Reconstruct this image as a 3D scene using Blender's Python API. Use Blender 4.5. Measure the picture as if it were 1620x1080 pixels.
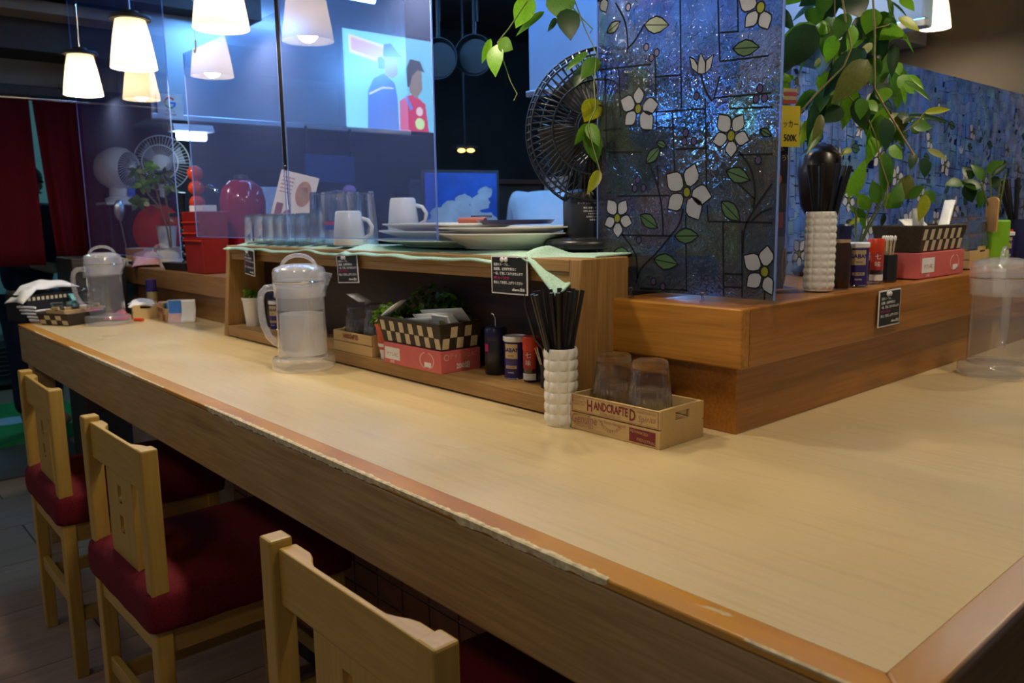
import bpy, bmesh, math, random
from mathutils import Vector, Matrix, Euler
random.seed(7)
PI = math.pi
sc = bpy.context.scene
for o in list(bpy.data.objects):
    bpy.data.objects.remove(o, do_unlink=True)
COL = sc.collection

# ------------------------------------------------------------------ camera
cam_d = bpy.data.cameras.new('camera')
cam_d.sensor_width = 36.0
cam_d.lens = 1273.9 / 1620.0 * 36.0
cam_d.clip_start = 0.05
cam = bpy.data.objects.new('camera', cam_d)
COL.objects.link(cam)
RX, UY = Vector((0.74972, -0.66156, -0.01596)), Vector((0.11361, 0.10492, 0.98797))
BZ = RX.cross(UY)
cam.matrix_world = Matrix(((RX.x, UY.x, BZ.x, 0), (RX.y, UY.y, BZ.y, 0), (RX.z, UY.z, BZ.z, 1.30), (0, 0, 0, 1)))
cam_d.dof.use_dof = True
cam_d.dof.focus_distance = 1.45
cam_d.dof.aperture_fstop = 7.0
sc.camera = cam

# ------------------------------------------------------------------ world, exposure
w = bpy.data.worlds.new('world')
sc.world = w
w.use_nodes = True
w.node_tree.nodes['Background'].inputs[0].default_value = (0.80, 0.88, 1.0, 1)
w.node_tree.nodes['Background'].inputs[1].default_value = 0.05
sc.view_settings.view_transform = 'Standard'
sc.view_settings.look = 'None'
sc.view_settings.gamma = 1.0
sc.view_settings.use_curve_mapping = False
sc.view_settings.exposure = 1.15
sc.cycles.use_denoising = True
sc.cycles.max_bounces = 16
sc.cycles.diffuse_bounces = 4
sc.cycles.glossy_bounces = 4
sc.cycles.transmission_bounces = 16
sc.cycles.transparent_max_bounces = 24
sc.cycles.caustics_reflective = False
sc.cycles.caustics_refractive = False
sc.cycles.sample_clamp_indirect = 4.0

WARM = (1.0, 0.85, 0.62)
COOL = (0.15, 0.45, 1.0)
PENDANT_W = 6.0          # light of each pendant bulb
TUBE = 27.0              # radiance of the kitchen tubes

# ------------------------------------------------------------------ helpers
def link(o, parent=None):
    COL.objects.link(o)
    if parent is not None:
        o.parent = parent
    return o

def tag(o, label, cat, group=None, kind=None):
    o['label'] = label
    o['category'] = cat
    if group:
        o['group'] = group
    if kind:
        o['kind'] = kind
    return o

def thing(name, label, cat, loc=(0, 0, 0), rz=0.0, group=None):
    o = bpy.data.objects.new(name, None)
    o.empty_display_size = 0.05
    link(o)
    o.location = loc
    o.rotation_euler = (0, 0, rz)
    return tag(o, label, cat, group)

def structure(o):
    o['kind'] = 'structure'
    return o

def root(name, loc=(0, 0, 0), rz=0):
    o = bpy.data.objects.new(name, None)
    link(o)
    o.location = loc
    o.rotation_euler = (0, 0, rz)
    return structure(o)

def copy_tree(o, parent=None):
    c = o.copy()
    link(c, parent)
    for ch in list(o.children):
        copy_tree(ch, c)
    return c

def place(src, loc, rz=0.0, label=None):
    c = copy_tree(src)
    c.location = loc
    c.rotation_euler = (0, 0, rz)
    if label:
        c['label'] = label
    return c

class MB:
    def __init__(s):
        s.v = []; s.f = []; s.m = []; s.mi = 0
    def face(s, idx):
        s.f.append(idx); s.m.append(s.mi)
    def box(s, c, d, M=None):
        n = len(s.v)
        for z in (-.5, .5):
            for x, y in ((-.5, -.5), (.5, -.5), (.5, .5), (-.5, .5)):
                p = Vector((x*d[0], y*d[1], z*d[2]))
                if M is not None:
                    p = M @ p
                s.v.append((p.x+c[0], p.y+c[1], p.z+c[2]))
        for q in ((3, 2, 1, 0), (4, 5, 6, 7), (0, 1, 5, 4), (1, 2, 6, 5), (2, 3, 7, 6), (3, 0, 4, 7)):
            s.face([n+i for i in q])
        return s
    def bx(s, x0, x1, y0, y1, z0, z1):
        return s.box(((x0+x1)/2, (y0+y1)/2, (z0+z1)/2), (x1-x0, y1-y0, z1-z0))
    def lathe(s, prof, seg=32, c=(0, 0, 0), M=None, rib=None):
        rings = []
        for r, z in prof:
            if r <= 1e-6:
                p = Vector((0, 0, z))
                if M is not None: p = M @ p
                s.v.append((p.x+c[0], p.y+c[1], p.z+c[2]))
                rings.append([len(s.v)-1])
            else:
                ring = []
                for i in range(seg):
                    a = 2*PI*i/seg
                    rr = r*(rib(i, z) if rib else 1)
                    p = Vector((rr*math.cos(a), rr*math.sin(a), z))
                    if M is not None: p = M @ p
                    s.v.append((p.x+c[0], p.y+c[1], p.z+c[2]))
                    ring.append(len(s.v)-1)
                rings.append(ring)
        for A, B in zip(rings, rings[1:]):
            if len(A) == 1 and len(B) == 1:
                continue
            for i in range(seg):
                j = (i+1) % seg
                if len(A) == 1:
                    s.face([A[0], B[j], B[i]])
                elif len(B) == 1:
                    s.face([A[i], A[j], B[0]])
                else:
                    s.face([A[i], A[j], B[j], B[i]])
        return s
    def tube(s, pts, r, seg=8, cap=True):
        pts = [Vector(p) for p in pts]
        rs = r if isinstance(r, (list, tuple)) else [r]*len(pts)
        rings = []; up = None
        for k, p in enumerate(pts):
            t = (pts[min(k+1, len(pts)-1)]-pts[max(k-1, 0)]).normalized()
            if up is None:
                a = Vector((0, 0, 1)) if abs(t.z) < .9 else Vector((1, 0, 0))
                up = (a-t*a.dot(t)).normalized()
            else:
                up = (up-t*up.dot(t)).normalized()
            b = t.cross(up)
            ring = []
            for i in range(seg):
                a = 2*PI*i/seg
                q = p+(up*math.cos(a)+b*math.sin(a))*rs[k]
                s.v.append(tuple(q)); ring.append(len(s.v)-1)
            rings.append(ring)
        for A, B in zip(rings, rings[1:]):
            for i in range(seg):
                j = (i+1) % seg
                s.face([A[i], A[j], B[j], B[i]])
        if cap:
            s.face(rings[0][::-1]); s.face(rings[-1])
        return s
    def ball(s, c, r, seg=20, rings=12, M=None):
        r = r if isinstance(r, (tuple, list)) else (r, r, r)
        n = len(s.v)
        s.lathe([(math.sin(PI*k/rings) if 0 < k < rings else 0, -math.cos(PI*k/rings)) for k in range(rings+1)], seg)
        for i in range(n, len(s.v)):
            p = Vector((s.v[i][0]*r[0], s.v[i][1]*r[1], s.v[i][2]*r[2]))
            if M is not None: p = M @ p
            s.v[i] = (p.x+c[0], p.y+c[1], p.z+c[2])
        return s
    def prism(s, poly, a0, a1, ax='y'):
        """poly in the plane across axis ax (x: (y,z)  y: (x,z)  z: (x,y)), drawn out from a0 to a1"""
        n = len(s.v); k = len(poly)
        for a in (a0, a1):
            for u, v in poly:
                s.v.append({'x': (a, u, v), 'y': (u, a, v), 'z': (u, v, a)}[ax])
        s.face(list(range(n, n+k))[::-1]); s.face(list(range(n+k, n+2*k)))
        for i in range(k):
            j = (i+1) % k
            s.face([n+i, n+j, n+k+j, n+k+i])
        return s
    def poly(s, pts):
        n = len(s.v); s.v += [tuple(p) for p in pts]; s.face(list(range(n, n+len(pts)))); return s
    def grid(s, fn, nu, nv):
        n = len(s.v)
        for j in range(nv+1):
            for i in range(nu+1):
                s.v.append(tuple(fn(i/nu, j/nv)))
        for j in range(nv):
            for i in range(nu):
                a = n+j*(nu+1)+i
                s.face([a, a+1, a+nu+2, a+nu+1])
        return s
    def mesh(s, name, mats, smooth=None):
        me = bpy.data.meshes.new(name)
        me.from_pydata(s.v, [], s.f)
        for m in (mats if isinstance(mats, (list, tuple)) else [mats]):
            me.materials.append(m)
        me.polygons.foreach_set('material_index', s.m)
        bm = bmesh.new(); bm.from_mesh(me)
        bmesh.ops.recalc_face_normals(bm, faces=bm.faces)
        bm.to_mesh(me); bm.free()
        if smooth is not None:
            me.polygons.foreach_set('use_smooth', [True]*len(me.polygons))
            me.set_sharp_from_angle(angle=math.radians(smooth))
        me.update()
        return me
    def build(s, name, mats, parent=None, smooth=None, bevel=0, solid=0, sub=0, loc=None):
        o = bpy.data.objects.new(name, s.mesh(name, mats, smooth))
        link(o, parent)
        if loc is not None:
            o.location = loc
        if solid:
            md = o.modifiers.new('solid', 'SOLIDIFY'); md.thickness = solid; md.offset = 0
        if bevel:
            md = o.modifiers.new('bevel', 'BEVEL'); md.width = bevel; md.segments = 2; md.limit_method = 'ANGLE'; md.angle_limit = math.radians(40)
        if sub:
            md = o.modifiers.new('sub', 'SUBSURF'); md.levels = sub; md.render_levels = sub
        return o

def obj_of(me, name, parent=None, loc=(0, 0, 0), rot=(0, 0, 0), scale=None):
    o = bpy.data.objects.new(name, me)
    link(o, parent)
    o.location = loc
    o.rotation_euler = rot
    if scale:
        o.scale = scale
    return o

FACE_X = Matrix(((0, 0, -1), (-1, 0, 0), (0, 1, 0)))      # print that faces -X
FACE_Y = Matrix(((1, 0, 0), (0, 0, -1), (0, 1, 0)))       # print that faces -Y
FACE_Z = Matrix.Identity(3)

def text(name, s, size, mat, parent, loc, face=FACE_X, sx=1.0, align='CENTER', wrap=0.0, spin=0.0, shear=0.0, bold=0.0):
    cu = bpy.data.curves.new(name, 'FONT')
    cu.body = s; cu.size = size; cu.align_x = align; cu.align_y = 'CENTER'
    cu.resolution_u = 2; cu.shear = shear; cu.offset = bold
    t = bpy.data.objects.new(name, cu)
    me = bpy.data.meshes.new_from_object(t)
    bpy.data.objects.remove(t); bpy.data.curves.remove(cu)
    R = Matrix.Rotation(spin, 3, 'Z')
    for v in me.vertices:
        p = R @ Vector((v.co.x*sx, v.co.y, 0))
        if wrap:
            a = p.x/wrap
            q = Vector((wrap*math.sin(a), p.y, wrap*math.cos(a)-wrap))
            p = q
        v.co = face @ p
    me.materials.clear(); me.materials.append(mat)
    o = bpy.data.objects.new(name, me)
    link(o, parent)
    o.location = loc
    return o

# ------------------------------------------------------------------ materials
def nt(name):
    m = bpy.data.materials.new(name)
    m.use_nodes = True
    t = m.node_tree
    for n in list(t.nodes):
        t.nodes.remove(n)
    out = t.nodes.new('ShaderNodeOutputMaterial')
    return m, t, out

def rgba(c):
    return (c[0], c[1], c[2], 1)

def principled(t, c, rough=.5, metal=0, spec=.5, trans=0, ior=1.45):
    b = t.nodes.new('ShaderNodeBsdfPrincipled')
    b.inputs['Base Color'].default_value = rgba(c)
    b.inputs['Roughness'].default_value = rough
    b.inputs['Metallic'].default_value = metal
    b.inputs['Specular IOR Level'].default_value = spec
    b.inputs['Transmission Weight'].default_value = trans
    b.inputs['IOR'].default_value = ior
    return b

def noise(t, scale, stretch=(1, 1, 1), detail=3, dist=0.0, rough=.5):
    tc = t.nodes.new('ShaderNodeTexCoord')
    mp = t.nodes.new('ShaderNodeMapping')
    mp.inputs['Scale'].default_value = stretch
    n = t.nodes.new('ShaderNodeTexNoise')
    n.inputs['Scale'].default_value = scale
    n.inputs['Detail'].default_value = detail
    n.inputs['Roughness'].default_value = rough
    n.inputs['Distortion'].default_value = dist
    t.links.new(tc.outputs['Object'], mp.inputs[0]); t.links.new(mp.outputs[0], n.inputs['Vector'])
    return n

def ramp(t, src, stops):
    r = t.nodes.new('ShaderNodeValToRGB')
    e = r.color_ramp.elements
    while len(e) < len(stops):
        e.new(.5)
    for el, (p, c) in zip(e, stops):
        el.position = p; el.color = rgba(c)
    t.links.new(src, r.inputs[0])
    return r

def bump(t, src, b, strength=.2, dist=.002):
    n = t.nodes.new('ShaderNodeBump')
    n.inputs['Strength'].default_value = strength
    n.inputs['Distance'].default_value = dist
    t.links.new(src, n.inputs['Height'])
    t.links.new(n.outputs[0], b.inputs['Normal'])
    return n

def plain(name, c, rough=.5, metal=0, spec=.5, var=.12, scale=30, bmp=0):
    m, t, out = nt(name)
    b = principled(t, c, rough, metal, spec)
    n = noise(t, scale)
    lo = tuple(x*(1-var) for x in c); hi = tuple(min(1, x*(1+var)) for x in c)
    r = ramp(t, n.outputs[0], [(.3, lo), (.7, hi)])
    t.links.new(r.outputs[0], b.inputs['Base Color'])
    if bmp:
        bump(t, n.outputs[0], b, bmp)
    t.links.new(b.outputs[0], out.inputs[0])
    return m

def wood(name, c1, c2, axis='y', scale=9, rough=.4, spec=.4, fine=.25, bmp=.05, coat=0, dist=1.2):
    m, t, out = nt(name)
    st = {'x': (.12, 1, 1), 'y': (1, .12, 1), 'z': (1, 1, .12)}[axis]
    b = principled(t, c1, rough, 0, spec)
    n = noise(t, scale, st, 5, dist)
    r = ramp(t, n.outputs[0], [(.28, c2), (.46, c1), (.55, tuple((x*.75+y*.25) for x, y in zip(c1, c2))), (.75, c1)])
    st2 = tuple(x*(.3 if x < 1 else 1) for x in st)
    n2 = noise(t, scale*22, st2, 2)
    r2 = ramp(t, n2.outputs[0], [(.35, (1-fine,)*3), (.65, (1, 1, 1))])
    mx = t.nodes.new('ShaderNodeMix'); mx.data_type = 'RGBA'; mx.blend_type = 'MULTIPLY'
    mx.inputs[0].default_value = 1
    t.links.new(r.outputs[0], mx.inputs[6]); t.links.new(r2.outputs[0], mx.inputs[7])
    t.links.new(mx.outputs[2], b.inputs['Base Color'])
    bump(t, n2.outputs[0], b, bmp, .001)
    b.inputs['Coat Weight'].default_value = coat
    b.inputs['Coat Roughness'].default_value = .2
    t.links.new(b.outputs[0], out.inputs[0])
    return m

def emit(name, c, s):
    m, t, out = nt(name)
    e = t.nodes.new('ShaderNodeEmission')
    e.inputs[0].default_value = rgba(c); e.inputs[1].default_value = s
    t.links.new(e.outputs[0], out.inputs[0])
    return m

def clear(name, tint=(1, 1, 1), haze=.05, hazec=(.8, .85, .9), rough=.03, refl=1.5, ior=1.49, bmp=0, bscale=60):
    """thin clear plastic or glass: see-through, mirror by angle on the outer side, a little milkiness"""
    m, t, out = nt(name)
    tr = t.nodes.new('ShaderNodeBsdfTransparent'); tr.inputs[0].default_value = rgba(tint)
    gl = t.nodes.new('ShaderNodeBsdfGlossy'); gl.inputs['Roughness'].default_value = rough
    gl.inputs[0].default_value = (1, 1, 1, 1)
    fr = t.nodes.new('ShaderNodeFresnel'); fr.inputs[0].default_value = ior
    ge = t.nodes.new('ShaderNodeNewGeometry')
    iv = t.nodes.new('ShaderNodeMath'); iv.operation = 'SUBTRACT'; iv.inputs[0].default_value = 1
    t.links.new(ge.outputs['Backfacing'], iv.inputs[1])
    mu = t.nodes.new('ShaderNodeMath'); mu.operation = 'MULTIPLY'
    t.links.new(fr.outputs[0], mu.inputs[0]); t.links.new(iv.outputs[0], mu.inputs[1])
    m2 = t.nodes.new('ShaderNodeMath'); m2.operation = 'MULTIPLY'; m2.inputs[1].default_value = refl; m2.use_clamp = True
    t.links.new(mu.outputs[0], m2.inputs[0])
    x1 = t.nodes.new('ShaderNodeMixShader')
    t.links.new(m2.outputs[0], x1.inputs[0]); t.links.new(tr.outputs[0], x1.inputs[1]); t.links.new(gl.outputs[0], x1.inputs[2])
    df = t.nodes.new('ShaderNodeBsdfDiffuse'); df.inputs[0].default_value = rgba(hazec)
    tl = t.nodes.new('ShaderNodeBsdfTranslucent'); tl.inputs[0].default_value = rgba(hazec)
    x0 = t.nodes.new('ShaderNodeMixShader'); x0.inputs[0].default_value = .5
    t.links.new(df.outputs[0], x0.inputs[1]); t.links.new(tl.outputs[0], x0.inputs[2])
    x2 = t.nodes.new('ShaderNodeMixShader'); x2.inputs[0].default_value = haze
    t.links.new(x1.outputs[0], x2.inputs[1]); t.links.new(x0.outputs[0], x2.inputs[2])
    if bmp:
        n = noise(t, bscale, detail=2)
        for k in (gl, df):
            bump(t, n.outputs[0], k, bmp, .003)
    t.links.new(x2.outputs[0], out.inputs[0])
    return m

def realglass(name):
    m, t, out = nt(name)
    b = principled(t, (.97, .985, .985), .0, 0, .5, 1.0, 1.45)
    n = noise(t, 40); r = ramp(t, n.outputs[0], [(.3, (.99, .995, .995)), (.7, (1, 1, 1))])
    t.links.new(r.outputs[0], b.inputs['Base Color'])
    tr = t.nodes.new('ShaderNodeBsdfTransparent'); tr.inputs[0].default_value = (1, 1, 1, 1)
    x = t.nodes.new('ShaderNodeMixShader'); x.inputs[0].default_value = .25
    t.links.new(b.outputs[0], x.inputs[1]); t.links.new(tr.outputs[0], x.inputs[2])
    t.links.new(x.outputs[0], out.inputs[0])
    return m

def leafmat(name, c):
    m, t, out = nt(name)
    b = principled(t, c, .38, 0, .45)
    n = noise(t, 14, detail=3)
    r = ramp(t, n.outputs[0], [(.3, tuple(x*.6 for x in c)), (.7, tuple(min(1, x*1.25) for x in c))])
    t.links.new(r.outputs[0], b.inputs['Base Color'])
    tl = t.nodes.new('ShaderNodeBsdfTranslucent')
    tl.inputs[0].default_value = rgba((min(1, c[0]*2.0), min(1, c[1]*1.8), c[2]*.7))
    x = t.nodes.new('ShaderNodeMixShader'); x.inputs[0].default_value = .38
    t.links.new(b.outputs[0], x.inputs[1]); t.links.new(tl.outputs[0], x.inputs[2])
    t.links.new(x.outputs[0], out.inputs[0])
    return m

M = {}
def laminate():
    m, t, out = nt('laminate')
    b = principled(t, (.62, .46, .25), .33, 0, .45)
    n = noise(t, 60, (1, .06, 1), 4)
    r = ramp(t, n.outputs[0], [(.3, (.58, .44, .235)), (.5, (.64, .495, .275)), (.7, (.60, .46, .25))])
    n2 = noise(t, 1.7, detail=3)
    r2 = ramp(t, n2.outputs[0], [(.35, (.93, .92, .90)), (.65, (1, 1, 1))])
    mx = t.nodes.new('ShaderNodeMix'); mx.data_type = 'RGBA'; mx.blend_type = 'MULTIPLY'; mx.inputs[0].default_value = 1
    t.links.new(r.outputs[0], mx.inputs[6]); t.links.new(r2.outputs[0], mx.inputs[7])
    t.links.new(mx.outputs[2], b.inputs['Base Color'])
    r3 = ramp(t, n2.outputs[0], [(.3, (.27,)*3), (.7, (.40,)*3)])
    t.links.new(r3.outputs[0], b.inputs['Roughness'])
    t.links.new(b.outputs[0], out.inputs[0])
    return m
M['laminate'] = laminate()

def worn(axis):
    """varnished edging with rubbed bare patches and chips"""
    m, t, out = nt('worn_edging_'+axis)
    b = principled(t, (.4, .2, .04), .3, 0, .5)
    st = {'y': (1, .25, 1), 'x': (.25, 1, 1)}[axis]
    n = noise(t, 7, st, 4)
    r = ramp(t, n.outputs[0], [(.34, (.34, .13, .015)), (.50, (.52, .24, .018)), (.62, (.44, .22, .07)), (.74, (.52, .36, .27))])
    n2 = noise(t, 38, st, 5, .6, .65)
    k = ramp(t, n2.outputs[0], [(.66, (0, 0, 0)), (.70, (1, 1, 1))])
    mx = t.nodes.new('ShaderNodeMix'); mx.data_type = 'RGBA'
    mx.inputs[7].default_value = (.52, .42, .26, 1)
    t.links.new(k.outputs[0], mx.inputs[0]); t.links.new(r.outputs[0], mx.inputs[6])
    t.links.new(mx.outputs[2], b.inputs['Base Color'])
    bump(t, n2.outputs[0], b, .25, .002)
    t.links.new(b.outputs[0], out.inputs[0])
    return m
M['edge_y'], M['edge_x'] = worn('y'), worn('x')
M['chip'] = plain('bare_chipped_wood', (.58, .47, .28), .7, var=.3, scale=90, bmp=.4)
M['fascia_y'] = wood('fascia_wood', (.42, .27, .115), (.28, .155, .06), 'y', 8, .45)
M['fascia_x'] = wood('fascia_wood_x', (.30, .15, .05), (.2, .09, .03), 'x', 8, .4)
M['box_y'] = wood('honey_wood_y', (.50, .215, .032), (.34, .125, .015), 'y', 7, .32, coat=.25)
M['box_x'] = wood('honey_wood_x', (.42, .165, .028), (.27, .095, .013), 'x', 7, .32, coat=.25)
M['ledge_y'] = wood('ledge_wood', (.34, .17, .06), (.22, .10, .035), 'y', 7, .4)
M['unit'] = wood('unit_wood', (.42, .24, .085), (.30, .155, .05), 'y', 10, .5)
M['unit_z'] = wood('unit_wood_z', (.40, .225, .075), (.28, .14, .042), 'z', 10, .5)
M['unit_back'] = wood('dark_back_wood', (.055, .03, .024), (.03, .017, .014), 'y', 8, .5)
M['stool_z'] = wood('pale_wood_z', (.44, .27, .058), (.35, .205, .038), 'z', 8, .38, fine=.12)
M['stool_y'] = wood('pale_wood_y', (.44, .27, .058), (.35, .205, .038), 'y', 8, .38, fine=.12)
M['stool_x'] = wood('pale_wood_x', (.42, .25, .066), (.33, .19, .045), 'x', 8, .38, fine=.12)
M['red_cloth'] = plain('maroon_stretch_fabric', (.115, .006, .012), .85, spec=.2, var=.3, scale=260, bmp=.35)
M['noren'] = plain('maroon_curtain', (.060, .0025, .005), .9, spec=.1, var=.2, scale=300, bmp=.2)
M['crate'] = wood('crate_wood', (.62, .43, .19), (.54, .35, .14), 'y', 14, .6, fine=.1)
M['ink'] = plain('maroon_ink', (.20, .025, .03), .7, var=.2, scale=200)
M['ink_soft'] = plain('faded_maroon_ink', (.36, .15, .12), .7, var=.2, scale=200)
M['paper'] = plain('white_paper', (.78, .78, .77), .7, var=.04)
M['white'] = plain('white_glaze', (.80, .78, .73), .18, var=.03)
M['whitepl'] = plain('white_plastic', (.74, .74, .76), .4, var=.03)
M['black'] = plain('black_plastic', (.012, .013, .018), .32, var=.3)
M['blackm'] = plain('matt_black', (.012, .012, .014), .55, var=.3)
M['dark'] = plain('dark_brown_paint', (.018, .012, .010), .6, var=.3)
M['steel'] = plain('brushed_steel', (.62, .64, .66), .28, 1.0, var=.06, scale=4)
M['steelb'] = plain('satin_steel', (.55, .58, .63), .26, .55, var=.06, scale=3)
M['chrome'] = plain('chrome', (.7, .7, .7), .12, 1.0, var=.03)
M['pink'] = plain('pink_card', (.62, .13, .12), .55, var=.05)
M['pinktowel'] = plain('pink_towel', (.72, .38, .40), .95, spec=.1, var=.15, scale=200, bmp=.5)
M['hotpink'] = plain('bright_pink_towel', (.62, .09, .20), .95, spec=.1, var=.15, scale=200, bmp=.5)
M['mint'] = plain('mint_towel', (.46, .68, .58), .95, spec=.1, var=.18, scale=320, bmp=.6)
M['mintdk'] = plain('green_stitching', (.10, .30, .18), .9, var=.15)
M['navy'] = plain('navy_plastic', (.012, .014, .06), .3, var=.2)
M['can'] = plain('indigo_can', (.035, .022, .16), .25, var=.08)
M['gold'] = plain('pale_gold_label', (.55, .42, .20), .35, .3, var=.06)
M['redcap'] = plain('orange_red_cap', (.62, .05, .012), .35, var=.05)
M['spice'] = plain('ground_spice', (.32, .14, .05), .8, var=.5, scale=160)
M['redlabel'] = plain('red_label', (.42, .035, .02), .5, var=.1)
M['redlac'] = plain('red_lacquer', (.60, .050, .014), .12, var=.06)
M['crimson'] = plain('crimson_enamel', (.30, .008, .02), .12, var=.06)
M['red'] = plain('red_plastic', (.26, .010, .004), .35, var=.06)
M['terra'] = plain('coral_pot', (.56, .10, .045), .6, var=.1)
M['weave_d'] = plain('dark_weave', (.035, .024, .014), .6, var=.4, scale=220, bmp=.4)
M['weave_l'] = plain('cream_weave', (.62, .52, .34), .6, var=.12, scale=220, bmp=.4)
M['board'] = plain('black_sign_card', (.012, .012, .012), .5, var=.2)
M['chalk'] = plain('white_lettering', (.72, .72, .72), .8, var=.05)
M['magenta'] = plain('magenta_lettering', (.45, .02, .16), .8, var=.05)
M['yellow'] = plain('yellow_card', (.72, .55, .01), .5, var=.04)
M['ylet'] = plain('yellow_lettering', (.55, .47, .02), .8, var=.05)
M['glass'] = realglass('solid_glass')
M['thin_glass'] = clear('glass', (.985, .99, .99), .012, (.9, .9, .9), rough=.03, refl=2.4)
M['plastic'] = clear('clear_plastic', (.97, .97, .985), .05, (1, 1, 1), .06, 1.8)
M['frost'] = clear('frosted_plastic', (.97, .97, .99), .20, (1, 1, 1), .12, 1.8, bmp=.1)
M['mist'] = clear('misted_water', (.96, .96, .97), .34, (1, 1, 1), .12, 1.6, bmp=.5, bscale=110)
M['mist2'] = clear('condensation', (.72, .72, .74), .42, (.62, .60, .58), .3, 1.0, bmp=.8, bscale=320)
M['water'] = clear('water', (.93, .95, .96), .02, rough=.02, refl=1.6, ior=1.33)
M['acrylic'] = clear('acrylic_sheet', (.88, .91, .97), .085, (.30, .42, .95), .012, 1.9, bmp=.015, bscale=3)  # blue haze colour stands for reflected room light besides slight milkiness
M['acrylic_b'] = clear('acrylic_sheet_low_haze', (.90, .92, .97), .03, (.30, .42, .95), .012, 1.9, bmp=.015, bscale=3)  # same sheet with less of the blue haze put in
M['steelc'] = plain('blue_lit_hood_steel', (.36, .52, .78), .3, .2, var=.06, scale=3)  # blue of the cool tubes put into the steel's own colour
M['acr_edge'] = clear('acrylic_edge', (.55, .65, .9), .5, (.35, .5, .9), .1, 1.5)
LEAF = [leafmat('leaf_dark', (.016, .050, .018)), leafmat('leaf_mid', (.055, .150, .012)), leafmat('leaf_bright', (.125, .290, .012)),
        leafmat('leaf_yellow', (.27, .30, .015)), leafmat('leaf_olive', (.105, .115, .018)), leafmat('leaf_pale', (.34, .36, .16))]
M['stem'] = plain('stem', (.16, .13, .035), .6, var=.2)
M['stem_g'] = plain('green_stem', (.12, .16, .04), .6, var=.2)
# ================================================================== the setting
M['floor'] = wood('vinyl_floor', (.36, .25, .21), (.22, .165, .155), 'x', 3.0, .42, fine=.2, bmp=.03)
M['floorb'] = wood('vinyl_floor_b', (.39, .265, .215), (.24, .175, .155), 'x', 2.6, .42, fine=.2, bmp=.03)
M['cream'] = plain('cream_wall', (.20, .18, .145), .8, var=.06, scale=3)
M['ceil'] = plain('dark_ceiling', (.045, .036, .028), .8, var=.1, scale=3)
M['tanwall'] = plain('tan_wall', (.16, .125, .085), .7, var=.08, scale=3)
M['kwall'] = plain('dark_kitchen_wall', (.030, .027, .026), .45, var=.3, scale=3)
M['teal'] = plain('teal_lit_white_wall', (.34, .50, .50), .7, var=.06, scale=3)  # teal light of the back room put into the white wall colour
M['purple'] = plain('dark_maroon_wall', (.045, .020, .026), .7, var=.1, scale=3)
M['tile'] = plain('brown_tile', (.20, .07, .03), .35, var=.2, scale=20)
M['grout'] = plain('grout', (.45, .38, .32), .8, var=.1)

f = root('floor')
MB().bx(-2.2, 5.2, -1.6, 8.0, -.06, -.004).build('floor_base', M['dark'], f)
pm = [MB().bx(.003, .897, .002, .448, -.004, 0).mesh('floor_plank', M[k]) for k in ('floor', 'floorb')]
for i in range(7):
    for j in range(14):
        x0 = -2.1+i*.9+(j % 2)*.45
        if x0 > 1.5: continue
        obj_of(pm[(i+j*2) % 2], 'floor_plank', f, (x0, -1.0+j*.45, 0))
MB().bx(-2.2, 5.2, 5.3, 8.0, -.004, 0).build('back_room_flooring', M['floor'], f)

c = root('ceiling')
MB().bx(-2.2, 5.2, -1.6, 8.0, 2.60, 2.66).build('ceiling_board', M['ceil'], c)
MB().bx(-.6, 1.9, 4.05, 4.22, 2.30, 2.46).build('beam', M['dark'], c)
MB().bx(-.6, 1.9, 4.42, 4.70, 2.10, 2.24).build('beam', M['dark'], c)
MB().bx(1.02, 1.10, 2.4, 4.2, 2.46, 2.60).build('beam', M['dark'], c)
MB().bx(-.6, 1.9, 4.25, 4.70, 2.24, 2.29).build('beam_panel', M['cream'], c)

wl = root('wall_far')
MB().bx(-2.2, .42, 4.72, 4.82, 0, 2.6).build('wall_panel', M['cream'], wl)
MB().bx(.42, 1.20, 4.72, 4.82, 1.96, 2.6).build('wall_panel', M['cream'], wl)
MB().bx(1.20, 1.62, 4.72, 4.82, 0, 2.6).build('wall_panel', M['purple'], wl)
MB().bx(1.62, 5.2, 4.72, 4.82, 0, 2.6).build('wall_panel', M['kwall'], wl)
t1 = structure(MB().bx(.36, 1.24, 4.66, 4.72, 1.925, 1.975).build('trim_1', M['dark'], bevel=.004))
t2 = structure(MB().bx(1.16, 1.24, 4.66, 4.72, 0, 1.925).build('trim_2', M['dark'], bevel=.004))
wk = structure(MB().bx(4.9, 5.0, .9, 4.72, 0, 2.6).build('wall_kitchen', M['tanwall']))
wr = structure(MB().bx(5.1, 5.2, -1.6, 4.72, 0, 2.6).build('wall_right', M['tanwall']))
wb = root('wall_back_room')
MB().bx(.1, 2.2, 7.9, 8.0, 0, 2.6).build('wall_panel', M['teal'], wb)
MB().bx(.02, .1, 4.82, 8.0, 0, 2.6).build('wall_panel', M['teal'], wb)
MB().bx(2.2, 2.28, 4.82, 8.0, 0, 2.6).build('wall_panel', M['teal'], wb)

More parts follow.
